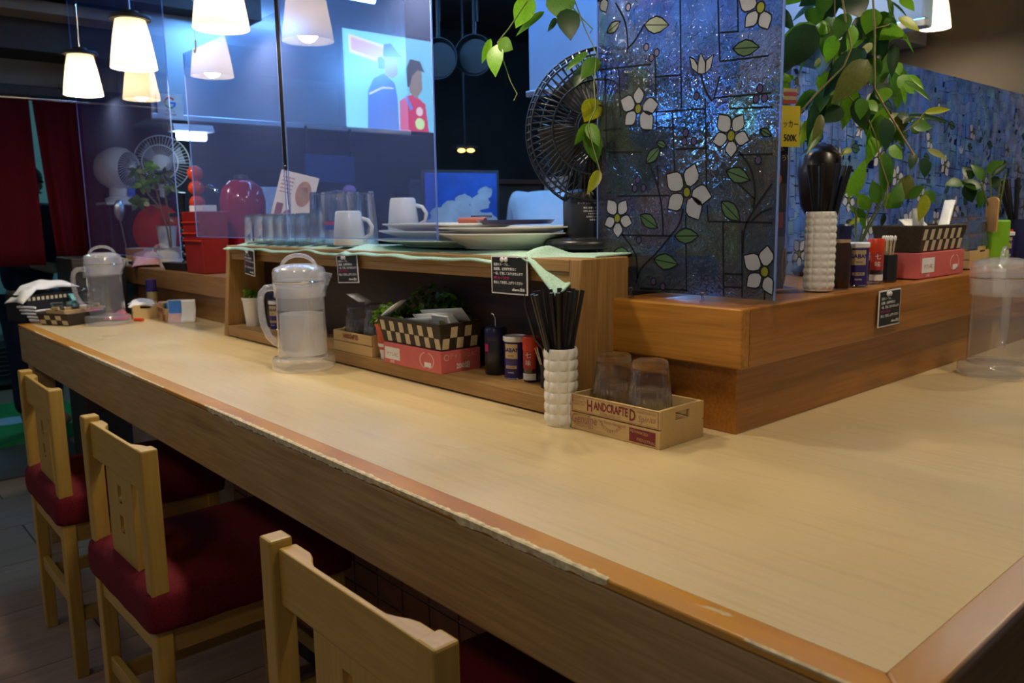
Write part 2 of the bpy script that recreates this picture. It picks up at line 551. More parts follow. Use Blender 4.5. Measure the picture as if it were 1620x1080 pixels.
# ================================================================== the long counter with its corner
CT = .90
ct = thing('dining_counter', 'long beige laminate eating counter with worn wooden edging turning a corner', 'counter', (0, 0, 0))
MB().prism([(.672, .276), (4.6, .276), (4.6, .83), (1.30, .83), (1.30, 3.70), (.672, 3.70)], .868, CT, 'z').build('laminate_top', M['laminate'], ct)
def strip(pts, name, mat, axis, a0, a1):
    MB().prism(pts, a0, a1, axis).build(name, mat, ct, smooth=35, bevel=.0025)
MB().prism([(.672, .276), (.672, 3.70), (.630, 3.74), (.630, .236)], .889, CT+.0012, 'z').build('edging_strip', M['edge_y'], ct, smooth=35, bevel=.003)
MB().prism([(.672, .276), (.630, .236), (4.6, .236), (4.6, .276)], .889, CT+.0012, 'z').build('edging_strip', M['edge_x'], ct, smooth=35, bevel=.003)
MB().bx(.630, 1.30, 3.70, 3.74, .889, CT+.0012).build('edging_strip', M['edge_x'], ct, bevel=.003)
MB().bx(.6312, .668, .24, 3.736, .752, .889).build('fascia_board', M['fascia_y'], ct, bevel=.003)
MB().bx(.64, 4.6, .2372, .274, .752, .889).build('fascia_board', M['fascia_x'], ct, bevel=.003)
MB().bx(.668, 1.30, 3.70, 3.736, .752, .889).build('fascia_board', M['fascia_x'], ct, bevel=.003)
# chips along the rubbed arris
cb = MB(); rr_ = random.Random(12); NY = 860; hv = 0.0; run = 0; rows_ = []
for k in range(NY+1):
    yy = .25+3.46*k/NY
    if run <= 0:
        run = rr_.randint(4, 60); amp = rr_.choice((0, .35, .6, 1.0, 1.0)) if .45 < yy < 2.9 else rr_.choice((0, 0, .25, .5))
    run -= 1
    hv += (amp*rr_.uniform(.5, 1.3)-hv)*.4
    h_ = .0105*hv; w_ = .0075*hv*rr_.uniform(.6, 1.2)
    if h_ < .0006:
        rows_.append(None); continue
    cb.v += [(.6295, yy, CT-h_), (.6288, yy, CT+.0006), (.6315, yy, CT+.0020), (.6310+w_, yy, CT+.0016)]
    rows_.append(len(cb.v)-4)
for a, b in zip(rows_, rows_[1:]):
    if a is None or b is None: continue
    for q in range(3): cb.face([a+q, b+q, b+q+1, a+q+1])
o = cb.build('chipped_arris', M['chip'], ct); o['kind'] = 'stuff'
MB().bx(.645, .72, 3.62, 3.70, 0, .752).build('leg', M['fascia_y'], ct, bevel=.003)
# tiled wall that carries it
tw = root('wall_counter')
MB().bx(1.005, 1.24, .62, 3.66, 0, .868).build('wall_core', M['grout'], tw)
MB().bx(1.24, 4.6, .62, .80, 0, .868).build('wall_core', M['grout'], tw)
tm = MB().bx(-.005, 0, .0025, .1095, .0025, .0605).mesh('tile', M['tile'])
for j in range(17):
    for i in range(12):
        obj_of(tm, 'tile', tw, (1.005, .66+j*.112, .10+i*.063))
MB().bx(.998, 1.0, .64, 3.64, 0, .098).build('skirting', M['dark'], tw)

# ================================================================== the raised ledge behind the counter
lg = thing('corner_ledge', 'honey wood raised ledge turning the corner with overhanging top box', 'ledge')
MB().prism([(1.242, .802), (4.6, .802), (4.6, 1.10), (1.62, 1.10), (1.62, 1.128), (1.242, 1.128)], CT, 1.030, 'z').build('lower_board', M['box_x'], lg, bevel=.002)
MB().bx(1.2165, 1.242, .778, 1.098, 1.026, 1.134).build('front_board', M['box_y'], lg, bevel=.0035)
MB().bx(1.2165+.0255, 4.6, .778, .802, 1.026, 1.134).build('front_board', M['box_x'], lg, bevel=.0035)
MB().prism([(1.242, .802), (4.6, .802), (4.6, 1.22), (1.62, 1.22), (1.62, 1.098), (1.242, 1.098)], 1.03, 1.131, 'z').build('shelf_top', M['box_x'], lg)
lf = thing('kitchen_pass_ledge', 'brown wood raised ledge at the far end of the counter', 'ledge')
MB().bx(1.225, 1.60, 2.80, 4.45, CT, 1.005).build('lower_board', M['ledge_y'], lf, bevel=.002)
MB().bx(1.20, 1.62, 2.80, 4.47, 1.005, 1.088).build('upper_board', M['ledge_y'], lf, bevel=.004)
lm = thing('back_plinth', 'dark plinth carrying the shelf unit along the counter back', 'plinth')
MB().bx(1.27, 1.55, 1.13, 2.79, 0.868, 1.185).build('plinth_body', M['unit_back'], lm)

# ================================================================== the shelf unit
u = thing('shelf_unit', 'low open wooden shelf unit with slanted ends standing on the counter', 'shelf', (0, 0, CT))
for y0, y1 in ((1.075, 1.105), (2.755, 2.785)):
    MB().prism([(1.094, 0), (1.262, 0), (1.262, .315), (1.124, .315)], y0, y1, 'y').build('end_panel', M['unit_z'], u, bevel=.002)
MB().bx(1.098, 1.262, 1.105, 2.755, .004, .038).build('bottom_board', M['unit'], u, bevel=.002)
MB().bx(1.122, 1.46, 1.105, 2.755, .290, .315).build('top_board', M['unit'], u, bevel=.002)
MB().bx(1.126, 1.142, 1.105, 2.755, .268, .290).build('top_rail', M['unit'], u, bevel=.002)
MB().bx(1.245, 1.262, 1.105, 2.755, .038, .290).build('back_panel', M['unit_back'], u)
UT = CT+.315
US = CT+.038
# ================================================================== stools
def make_stool(label):
    t = thing('counter_stool', label, 'stool', group='stools along the counter')
    # origin on the floor under the middle of the back; the seat lies towards +X
    for sy in (-1, 1):
        y = sy*.197
        MB().bx(-.018, .018, y-.018, y+.018, .46, .85).build('back_post', M['stool_z'], t, bevel=.004)
        MB().prism([(-.020, 0), (.014, 0), (.018, .47), (-.018, .47)], y-.018, y+.018, 'y').build('leg', M['stool_z'], t, bevel=.003)
        MB().prism([(.395, 0), (.430, 0), (.425, .47), (.390, .47)], y-.018, y+.018, 'y').build('leg', M['stool_z'], t, bevel=.003)
        MB().bx(.012, .395, y-.010, y+.010, .405, .46).build('apron', M['stool_x'], t, bevel=.002)
        MB().bx(.010, .396, y-.010, y+.010, .165, .205).build('stretcher', M['stool_x'], t, bevel=.002)
    # top rail scooped on its front face
    n = 24; pr = []
    for i in range(n+1):
        y = -.178+.356*i/n; e = min(1, max(0, (abs(y)-.085)/.05)); e = e*e*(3-2*e)
        pr.append((.004+.018*e, y))
    poly = [(-.006, .178), (-.006, -.178)]+[(x, y) for x, y in pr]
    MB().prism(poly, .752, .838, 'z').build('top_rail', M['stool_y'], t, bevel=.0025)
    # splat with two cut holes
    s = MB()
    for a, b, z0, z1 in ((-.088, .088, .46, .615), (-.088, -.013, .615, .655), (.013, .088, .615, .655), (-.088, .088, .655, .685), (-.088, -.013, .685, .725), (.013, .088, .685, .725), (-.088, .088, .725, .755)):
        s.bx(-.003, .012, a, b, z0, z1)
    s.build('splat', M['stool_z'], t)
    for zz in (.616, .686):
        MB().lathe([(0, -.003), (.012, -.002), (.012, .004), (0, .005)], 14, (.004, 0, zz+.006)).build('peg', M['stool_x'], t, smooth=40)
    MB().bx(-.012, .012, -.18, .18, .405, .46).build('apron', M['stool_y'], t, bevel=.002)
    MB().bx(.396, .418, -.18, .18, .405, .46).build('apron', M['stool_y'], t, bevel=.002)
    MB().bx(.398, .416, -.18, .18, .20, .24).build('footrest', M['stool_y'], t, bevel=.002)
    MB().bx(-.010, .008, -.18, .18, .205, .245).build('stretcher', M['stool_y'], t, bevel=.002)
    # stretch cover: boxy cushion, a little puffed
    def cush(u_, v_):
        return (u_, v_)
    c = MB()
    N = 14
    def top(a, b):
        x = -.024+.466*a; y = -.221+.442*b
        k = max(0, 1-(2*a-1)**6)*max(0, 1-(2*b-1)**6)
        return (x, y, .545+.020*k)
    c.grid(top, N, N)
    loop = [(a, 0) for a in range(N)]+[(N, b) for b in range(N)]+[(a, N) for a in range(N, 0, -1)]+[(0, b) for b in range(N, 0, -1)]
    base = [c.v[b*(N+1)+a] for a, b in loop]
    rows = [[b*(N+1)+a for a, b in loop]]
    for z, gr in ((.530, .006), (.490, .008), (.462, .005), (.455, -.003)):
        r = []
        for i, (x, y, _) in enumerate(base):
            cx, cy = .209, 0
            dx = (1 if x > .43 else -1 if x < -.02 else 0); dy = (1 if y > .21 else -1 if y < -.21 else 0)
            c.v.append((x+dx*gr, y+dy*gr, z+.002*math.sin(i*1.7))); r.append(len(c.v)-1)
        rows.append(r)
    for A, B in zip(rows, rows[1:]):
        for i in range(len(A)):
            j = (i+1) % len(A); c.face([A[i], A[j], B[j], B[i]])
    c.face(rows[-1][::-1])
    c.build('seat_cover', M['red_cloth'], t, smooth=60, sub=1)
    return t
st3 = make_stool('pale wood stool nearest the camera, only its backrest top in view')
st3.location = (.470, .863, 0)
place(st3, (.476, 1.865, 0), .015, 'middle pale wood stool with maroon seat cover under the counter')
place(st3, (.486, 2.665, 0), -.01, 'farthest pale wood stool with maroon seat beside the counter end')
# ================================================================== things on the counter
PRINTS = {}
def crate(label, loc, rz=0, full=True, L=.211, W=.125, H=.069):
    """two-plank wooden box; long printed side faces -X, end faces -Y. origin at the near front corner"""
    t = thing('wooden_crate', label, 'crate', loc, rz, 'printed wooden crates')
    h = H/2
    for k in range(2):
        z0 = .0005+k*h; z1 = z0+h-.0022
        MB().bx(0, .005, 0, L, z0, z1).build('side_plank', M['crate'], t, bevel=.0008)
        MB().bx(W-.005, W, 0, L, z0, z1).build('side_plank', M['crate'], t, bevel=.0008)
    hx, hz = .020, .052
    for y0 in (0, L-.007):
        e = MB()
        e.bx(.005, W/2-hx, y0, y0+.007, .0005, H-.001)
        e.bx(W/2+hx, W-.005, y0, y0+.007, .0005, H-.001)
        e.bx(W/2-hx, W/2+hx, y0, y0+.007, .0005, hz-.008)
        e.bx(W/2-hx, W/2+hx, y0, y0+.007, hz+.008, H-.001)
        e.build('end_board', M['crate'], t)
    MB().bx(.005, W-.005, .007, L-.007, .002, .006).build('base', M['crate'], t)
    X = -.0004
    def P(n, s, size, u, v, mat='ink', **k):
        text(n, s, size, M[mat], t, (X, L-u*L, v*H), FACE_X, **k)
    P('lettering', 'ANDCRAFTE' if full else 'HANDCRAFTED', .0215 if full else .017, .470, .765, sx=.66, bold=.0007)
    if full:
        P('lettering', 'H', .029, .228, .725, sx=.70, bold=.0008)
        P('lettering', 'D', .029, .712, .725, sx=.70, bold=.0008)
        P('lettering', 'ESTABLISHED 1977', .0062, .47, .585, 'ink_soft')
        P('lettering', 'QUALITY No.1\nHANDCRAFTED\nSINCE 1977', .0058, .105, .80, 'ink_soft')
        P('lettering', 'Spirits', .016, .86, .70, 'ink_soft', shear=.3, spin=.1)
        P('lettering', 'HANDCRAFTED', .006, .86, .86, 'ink_soft')
        P('lettering', 'Genuine', .024, .155, .325, 'ink_soft', sx=.8, shear=.25, spin=.05, bold=.0003)
        P('lettering', 'HANDCRAFTED', .005, .15, .44, 'ink_soft')
        P('lettering', 'SELECTED', .011, .165, .16, 'ink_soft', sx=.9)
        P('lettering', 'The finest Handcraft', .008, .48, .385, 'ink_soft', shear=.3)
        for i, ch in enumerate('MASTERPIECE'):
            a = (i-5)*.185
            text('lettering', ch, .0085, M['ink_soft'], t, (X, L*(1-.47)-.029*math.sin(a), .040-.028*math.cos(a)), FACE_X, spin=a)
        m = MB(); m.bx(X, .0005, L*.045, L*.32, .004, .0285); m.build('printed_patch', M['ink'], t)
        text('lettering', 'ADVANCED', .0075, M['crate'], t, (X-.0003, L*.215, .0225), FACE_X, spin=-.05)
        text('lettering', 'INDUSTRIAL', .0075, M['crate'], t, (X-.0003, L*.14, .0095), FACE_X, spin=-.05)
        r = MB()
        for u0, u1, v0, v1 in ((.015, .985, .945, .955), (.015, .985, .535, .545), (.015, .022, .535, .955), (.978, .985, .535, .955)):
            r.bx(X, .0003, L*(1-u1), L*(1-u0), v0*H, v1*H)
        r.build('printed_border', M['ink_soft'], t)
    return t

def tumbler_mesh():
    m = MB()
    rib = lambda i, z: (1-.07*(i % 2)) if z < .058 else 1
    m.lathe([(0, .086), (.024, .086), (.029, .0855), (.0315, .083), (.0325, .077), (.0345, .060), (.036, .05), (.039, .02), (.040, .002), (.0405, 0), (.0385, 0), (.037, .02), (.034, .048), (.030, .066), (.027, .071), (0, .072)], 48, rib=rib)
    return m.mesh('tumbler', M['glass'], 40)
TUM = tumbler_mesh()
def tumbler(loc, label, group, s=1.0):
    o = obj_of(TUM, 'glass_tumbler', None, loc, (0, 0, random.uniform(0, 3)), (s, s, s) if s != 1 else None)
    return tag(o, label, 'glass', group)

crate('pale wooden crate printed HANDCRAFTED holding tumblers, nearest on the counter', (1.066, .836, CT))
for k, (x, y, who) in enumerate(((1.125, .992, 'far'), (1.118, .900, 'near'))):
    tumbler((x, y, CT+.007), 'lower upturned glass tumbler of the %s stack in the nearest crate' % who, 'tumblers in the nearest crate')
    tumbler((x, y, CT+.007+.050), 'upper upturned glass tumbler of the %s stack in the nearest crate' % who, 'tumblers in the nearest crate')

# --- quilted chopstick cup
def quilted_cup(label, loc, H=.150, R=.033, rows=7, colsn=10, mat=None):
    t = thing('chopstick_cup', label, 'cup', loc)
    m = MB()
    def fn(a, b):
        an = 2*PI*a; q = abs(math.sin(an*colsn/2))**.6*abs(math.sin(PI*b*rows))**.6
        r = R*(.93+.085*q)
        return (r*math.cos(an), r*math.sin(an), .004+b*(H-.004))
    m.grid(fn, 120, 70)
    m.lathe([(0, .0), (R*.9, 0), (R*.93, .004)], 40)
    m.lathe([(R*.93, H), (R*.85, H), (R*.84, .01), (0, .01)], 40)
    m.build('cup_body', mat or M['white'], t, smooth=50)
    return t
quilted_cup('white quilted ceramic cup full of black chopsticks beside the nearest crate', (1.074, 1.082, CT))
M['chop'] = plain('black_chopstick', (.010, .009, .009), .42, var=.3)
CHOP = MB()
CHOP.tube([(0, 0, 0), (0, 0, .252)], [.0028, .0050], 6)
CHOPM = CHOP.mesh('chopstick', M['chop'], 50)
def chopsticks(cx, cy, z, n, spread, R, label, group, bias=(0, 0)):
    for k in range(n):
        a = 2*PI*k/n+random.uniform(-.2, .2); r0 = R*random.uniform(.1, .5); r1 = R*random.uniform(.75, .95)
        p0 = Vector((cx-r0*math.cos(a), cy-r0*math.sin(a), z))
        p1 = Vector((cx+(r1+spread*random.random())*math.cos(a)+bias[0], cy+(r1+spread*random.random())*math.sin(a)+bias[1], z+.240))
        o = obj_of(CHOPM, 'chopstick', None, p0)
        o.rotation_mode = 'QUATERNION'
        o.rotation_quaternion = (p1-p0).to_track_quat('Z', 'Y')
        tag(o, label, 'chopstick', group)
chopsticks(1.074, 1.082, CT+.012, 15, .035, .026, 'thin black chopstick standing in the white quilted cup', 'chopsticks in the nearest white cup', (-.006, .01))

# --- pitchers
def pitcher(label, loc, ang, S=1.0, fill='mist', level=.135):
    t = thing('water_pitcher', label, 'pitcher', loc, ang, 'clear plastic water pitchers')
    MB().lathe([(0, .001), (.080, .001), (.084, .004), (.084, .026), (.080, .032), (.066, .034), (.064, .030), (0, .030)], 48).build('base_ring', M['frost'], t, smooth=40)
    MB().lathe([(.066, .034), (.0655, .10), (.063, .215), (.063, .225), (.0605, .225), (.063, .10), (.0635, .036)], 48).build('body', M['plastic'], t, smooth=40)
    MB().lathe([(.0685, .195), (.0685, .222), (.070, .224), (.070, .262), (.066, .272), (.050, .279), (.030, .283), (0, .284), (0, .281), (.048, .276), (.064, .268), (.067, .26), (.067, .197)], 48).build('lid', M['frost'], t, smooth=40)
    MB().lathe([(.0705, .236), (.0715, .2375), (.0705, .239)], 48).build('lid_groove', M['chrome'], t, smooth=60)
    pts = [(.050*math.cos(PI*k/12), 0, .270+.036*math.sin(PI*k/12)) for k in range(13)]
    MB().tube(pts, [.0055]*13, 8).build('lid_grip', M['frost'], t, smooth=60)
    # side handle towards +X
    hp = [(.062, 0, .212), (.080, 0, .219), (.100, 0, .217), (.113, 0, .205), (.118, 0, .185), (.117, 0, .15), (.112, 0, .115), (.098, 0, .085), (.080, 0, .068), (.064, 0, .060)]
    MB().tube(hp, .0095, 10).build('handle', M['frost'], t, smooth=60)
    MB().prism([(-.064, .262), (-.092, .256), (-.072, .215), (-.064, .20)], -.014, .014, 'y').build('spout', M['frost'], t, bevel=.003)
    if fill:
        MB().lathe([(0, .040), (.0585, .040), (.0575, level), (0, level)], 40).build('water', M[fill], t, smooth=40)
        if fill == 'mist':
            MB().lathe([(.0625, .162), (.0615, .222)], 40).build('condensation', M['mist2'], t, smooth=40)
    if S != 1: t.scale = (S, S, S)
    return t
pitcher('tall clear lidded water pitcher in the middle of the counter', (1.000, 2.000, CT), math.atan2(.80, -.60), 1.0, 'mist', .150)
pitcher('clear lidded water pitcher on the far end of the counter', (.905, 3.495, CT), math.atan2(.55, -.83), 1.0, 'water', .16)
pitcher('clear lidded water pitcher on the right arm of the counter', (2.150, .668, CT), math.atan2(.2, 1), 1.0, 'water', .15)

# --- far end of the counter
def basket(label, loc, rz=0, L=.255, W=.115, H=.062, rows=2, cols=12, ecols=5):
    """woven tray, long side faces -X; flared"""
    t = thing('woven_basket', label, 'basket', loc, rz, 'checkered woven baskets')
    fl = .012
    m = MB()
    def ring(o_, z):
        return [(-o_, -o_, z), (W+o_, -o_, z), (W+o_, L+o_, z), (-o_, L+o_, z)]
    rs = [ring(0, .001), ring(fl, H), ring(fl-.006, H), ring(-.006, .006)]
    for r in rs: m.v += r
    for k in range(3):
        for i in range(4):
            j = (i+1) % 4; m.face([4*k+i, 4*k+j, 4*k+4+j, 4*k+4+i])
    m.face([3, 2, 1, 0]); m.face([12, 13, 14, 15])
    m.build('weave_body', M['weave_d'], t)
    rim = ring(fl-.003, H); rim.append(rim[0])
    MB().tube(rim, .004, 6).build('rim', M['weave_d'], t)
    hh = (H-.008)/rows
    sq = {}
    for side, n, LL in (('f', cols, L), ('e', ecols, W)):
        w_ = LL/n
        for r in range(rows):
            z0 = .004+r*hh; z1 = z0+hh-.0015
            for i in range(n):
                if (i+r) % 2: continue
                o0 = fl*z0/H+.0008; o1 = fl*z1/H+.0008
                key = (side, r)
                if key not in sq:
                    q = MB()
                    if side == 'f':
                        b = [(-o0, .001), (-o0, w_-.001)]; c_ = [(-o1, w_-.001), (-o1, .001)]
                        pts = [(x, y, z0) for x, y in b]+[(x, y, z1) for x, y in c_]
                        back = [(x+.0015, y, z) for x, y, z in pts]
                    else:
                        pts = [(.001, -o0, z0), (w_-.001, -o0, z0), (w_-.001, -o1, z1), (.001, -o1, z1)]
                        back = [(x, y+.0015, z) for x, y, z in pts]
                    q.v = pts+back
                    q.face([0, 1, 2, 3]); q.face([7, 6, 5, 4])
                    for a in range(4): q.face([a, (a+1) % 4, 4+(a+1) % 4, 4+a])
                    sq[key] = q.mesh('weave_square', M['weave_l'])
                obj_of(sq[key], 'weave_square', t, (0, i*w_, 0) if side == 'f' else (i*w_, 0, 0))
    return t

def tissue_box(label, loc, rz=0, L=.235, W=.118, H=.052):
    t = thing('tissue_box', label, 'tissue box', loc, rz, 'pink tissue boxes')
    MB().bx(0, W, 0, L, 0, H).build('carton', M['pink'], t, bevel=.0012)
    X = -.0005
    MB().bx(X, 0, L*.70, L*.97, H*.22, H*.80).build('label_panel', M['paper'], t)
    text('lettering', 'ナクレRC', .0135, M['pink'], t, (X-.0003, L*.835, H*.46), FACE_X, sx=.9)
    text('lettering', '200組', .0085, M['paper'], t, (X, L*.84, H*.11), FACE_X)
    ring = MB()
    a0 = [(L*.23+.030*math.cos(a*PI/12), H*.5+.021*math.sin(a*PI/12)) for a in range(-5, 6)]
    for s_ in (1, -1):
        pts = [(L*.23+s_*.030*math.cos(a*PI/12), H*.5+.021*math.sin(a*PI/12)) for a in range(-5, 6)]
        inn = [(L*.23+s_*.026*math.cos(a*PI/12), H*.5+.018*math.sin(a*PI/12)) for a in range(-5, 6)]
        ring.prism(pts+inn[::-1], X, 0, 'x')
    ring.build('recycle_mark', M['ink_lt'], t)
    MB().bx(X, 0, L*.16, L*.27, H*.20, H*.42).build('price_patch', M['paper'], t)
    text('lettering', 'ティッシュRC', .0155, M['ink_lt'], t, (W*.56, -.0005, H*.74), FACE_Y, sx=.85)
    text('lettering', '200組', .0165, M['paper'], t, (W*.55, -.0005, H*.26), FACE_Y, bold=.0004)
    m = MB(); m.lathe([(.007, 0), (.006, .0003)], 20, (W*.14, -.0004, H*.72), Matrix.Rotation(PI/2, 3, 'X')); m.build('brand_ring', M['paper'], t)
    return t
M['ink_lt'] = plain('pale_pink_print', (.75, .38, .34), .6, var=.05)

def wrapped_wipe(name, label, loc, rot, L=.14, W=.028, group='wrapped hand wipes'):
    m = MB()
    def fn(a, b):
        th = .007*math.sin(PI*min(1, max(0, (a-.06)/.88)))**.5 if .06 < a < .94 else .0008
        an = 2*PI*b
        return ((a-.5)*L, W*.5*math.cos(an), th*math.sin(an))
    m.grid(fn, 18, 14)
    o = m.build(name, M['wrap'], None, smooth=60)
    o.location = loc; o.rotation_euler = rot
    return tag(o, label, 'hand wipe', group)
M['wrap'] = plain('white_wrapper', (.80, .80, .78), .35, var=.06, scale=60, bmp=.3)

# --- inside the shelf unit
tissue_box('pink tissue box on the shelf unit bottom under the checkered basket', (1.090, 1.493, US), 0, .245)
basket('black and cream checkered basket of wipes on the shelf unit tissue box', (1.098, 1.500, US+.052), 0, .245, .105, .062)
wrapped_wipe('wrapped_wipe', 'white rolled wipe sticking out of the left end of the shelf basket', (1.112, 1.735, US+.128), (0, .55, 1.75), .115, .024)
for k in range(3):
    wrapped_wipe('wrapped_wipe', 'flat white wrapped wipe lying in the shelf basket', (1.135+.018*k, 1.605-.012*k, US+.104+.010*k), (.9, .1, 1.60+.04*k), .15, .045, 'flat wipes in the shelf basket')
t = thing('printed_sachet', 'white sachet with a small brown picture in the shelf basket', 'sachet', (1.128, 1.535, US+.100), 0)
MB().box((0, 0, .012), (.006, .062, .044), Matrix.Rotation(-.35, 3, 'Y')).build('wrapper', M['paper'], t, bevel=.001)
MB().ball((-.004, -.008, .014), (.002, .015, .011), 14, 8, Matrix.Rotation(-.35, 3, 'Y')).build('printed_picture', M['gold'], t, smooth=60)

t = thing('sauce_bottle', 'dark purple-black sauce bottle with a spout on the shelf unit', 'bottle', (1.190, 1.412, US))
MB().lathe([(0, 0), (.024, 0), (.0265, .003), (.0265, .078), (.0245, .083), (0, .083)], 32).build('bottle_body', plain('smoky_plastic', (.022, .020, .030), .3, var=.1), t, smooth=40)
MB().lathe([(.0255, .080), (.0262, .083), (.0262, .106), (.022, .111), (0, .112)], 32).build('cap', M['navy'], t, smooth=40)
MB().tube([(0, 0, .110), (0, 0, .128), (-.002, .004, .139), (-.004, .009, .141)], .0022, 8).build('spout', M['chrome'], t, smooth=60)
MB().bx(-.0275, -.0255, -.004, .006, .055, .072).build('sticker', M['magenta'], t)

def spice_can(label, loc, rz=0):
    t = thing('spice_can', label, 'can', loc, rz, 'indigo spice cans')
    MB().lathe([(0, 0), (.0245, 0), (.025, .002), (.025, .084), (.0245, .086), (0, .086)], 36).build('can_body', M['can'], t, smooth=40)
    MB().lathe([(.0252, .084), (.0272, .086), (.0272, .094), (.0255, .096), (.023, .093), (0, .093)], 36).build('plastic_lid', M['whitepl'], t, smooth=40)
    def patch(a0, a1, z0, z1, mat, r=.0254):
        m = MB(); m.grid(lambda a, b: (r*math.cos(a0+(a1-a0)*a), r*math.sin(a0+(a1-a0)*a), z0+(z1-z0)*b), 10, 1); m.build('label_patch', mat, t, smooth=60)
    c0 = PI+.42
    patch(c0-.62, c0+.62, .047, .080, M['gold'])
    patch(c0-.55, c0+.55, .024, .031, M['gold'])
    def lab(s, size, z, mat, bold=0):
        o = text('lettering', s, size, mat, t, (.0258*math.cos(c0), .0258*math.sin(c0), z), FACE_Y, wrap=.0258, bold=bold)
        o.rotation_euler = (0, 0, c0+PI/2)
    lab('GABAN', .0125, .066, M['can'], .0004)
    lab('PEPPER', .005, .053, M['can'])
    lab('BLACK', .006, .0275, M['can'])
    lab('PEPPER', .005, .015, M['paper'])
    MB().lathe([(.0252, .003), (.0258, .001)], 36).build('base_rim', M['chrome'], t, smooth=60)
    return t
spice_can('indigo and gold spice can with white lid on the shelf unit', (1.190, 1.345, US))

def shaker(label, loc, rz=0):
    t = thing('spice_shaker', label, 'shaker', loc, rz, 'red capped spice shakers')
    MB().lathe([(0, .001), (.0165, .001), (.0175, .004), (.0175, .072), (.016, .074), (.016, .0), (0, .003)], 28).build('jar', M['glass'], t, smooth=40)
    MB().lathe([(0, .004), (.0155, .004), (.0155, .050), (0, .050)], 24).build('spice', M['spice'], t, smooth=40)
    MB().lathe([(.0178, .070), (.0185, .072), (.0185, .098), (.017, .101), (0, .102)], 28).build('cap', M['redcap'], t, smooth=40)
    c0 = PI+.45
    m = MB(); m.grid(lambda a, b: (.0178*math.cos(c0-1.0+2.0*a), .0178*math.sin(c0-1.0+2.0*a), .030+.040*b), 10, 1); m.build('label_patch', M['redlabel'], t, smooth=60)
    m = MB(); m.grid(lambda a, b: (.0179*math.cos(c0-1.0+2.0*a), .0179*math.sin(c0-1.0+2.0*a), .006+.014*b), 10, 1); m.build('label_patch', M['paper'], t, smooth=60)
    for k, ch in enumerate('七味'):
        o = text('lettering', ch, .014, M['paper'], t, (.0181*math.cos(c0), .0181*math.sin(c0), .060-.017*k), FACE_Y, wrap=.0181)
        o.rotation_euler = (0, 0, c0+PI/2)
    return t
shaker('red capped spice shaker on the shelf unit beside the indigo can', (1.185, 1.287, US))
t = thing('toothpick_holder', 'small holder of toothpicks beside the shelf unit shaker', 'holder', (1.165, 1.215, US))
MB().lathe([(0, 0), (.014, 0), (.015, .05), (.0135, .05), (.013, .004), (0, .004)], 20).build('cup', M['blackm'], t, smooth=40)
for k in range(8):
    a = k*.8
    MB().tube([(0, 0, .006), (.016*math.cos(a)-.006, .016*math.sin(a)+.008, .085)], .0011, 5).build('toothpick', M['weave_l'], t)

# crate and pots further along the shelf
crate('pale wooden crate of tumblers on the shelf unit behind the middle pitcher', (1.100, 1.812, US), 0, False, .20, .105, .058)
for k, (x, y) in enumerate(((1.150, 1.955), (1.153, 1.865))):
    who = ('left', 'right')[k]
    tumbler((x, y, US+.008), 'lower tumbler of the %s stack in the shelf unit crate' % who, 'tumblers in the shelf unit crate', .95)
    tumbler((x, y, US+.054), 'upper tumbler of the %s stack in the shelf unit crate' % who, 'tumblers in the shelf unit crate', .95)
wrapped_wipe('wrapped_wipe', 'crumpled white wipe lying on the shelf unit tumblers', (1.155, 1.96, US+.145), (0, -.15, 1.4), .10, .035)

def small_pot(label, loc, mat, h=.072, r=.030, saucer=None):
    t = thing('plant_pot', label, 'pot', loc, 0, 'small plant pots')
    MB().lathe([(0, 0), (r*.72, 0), (r, h), (r*1.04, h), (r*1.04, h-.008), (r*.9, h-.010), (r*.8, h*.6), (0, h*.6)], 28).build('pot_body', mat, t, smooth=40)
    return t
small_pot('white cup under the coral pot behind the tissue box', (1.122, 1.772, US), M['whitepl'], .042, .022)
small_pot('coral pot of parsley beside the shelf unit basket', (1.122, 1.772, US+.026), M['terra'], .068, .028)
small_pot('white tapered plant pot at the left end of the shelf unit', (1.165, 2.690, US), M['white'], .098, .036)
spice_can('indigo spice can at the left end of the shelf unit', (1.180, 2.535, US), 0)
t = thing('sauce_bottle', 'dark sauce bottle at the left end of the shelf unit', 'bottle', (1.205, 2.605, US))
MB().lathe([(0, 0), (.024, 0), (.0265, .003), (.0265, .085), (.0245, .09), (0, .09)], 32).build('bottle_body', bpy.data.materials['smoky_plastic'], t, smooth=40)
MB().lathe([(.0255, .088), (.0262, .09), (.0262, .118), (.022, .123), (0, .124)], 32).build('cap', M['navy'], t, smooth=40)

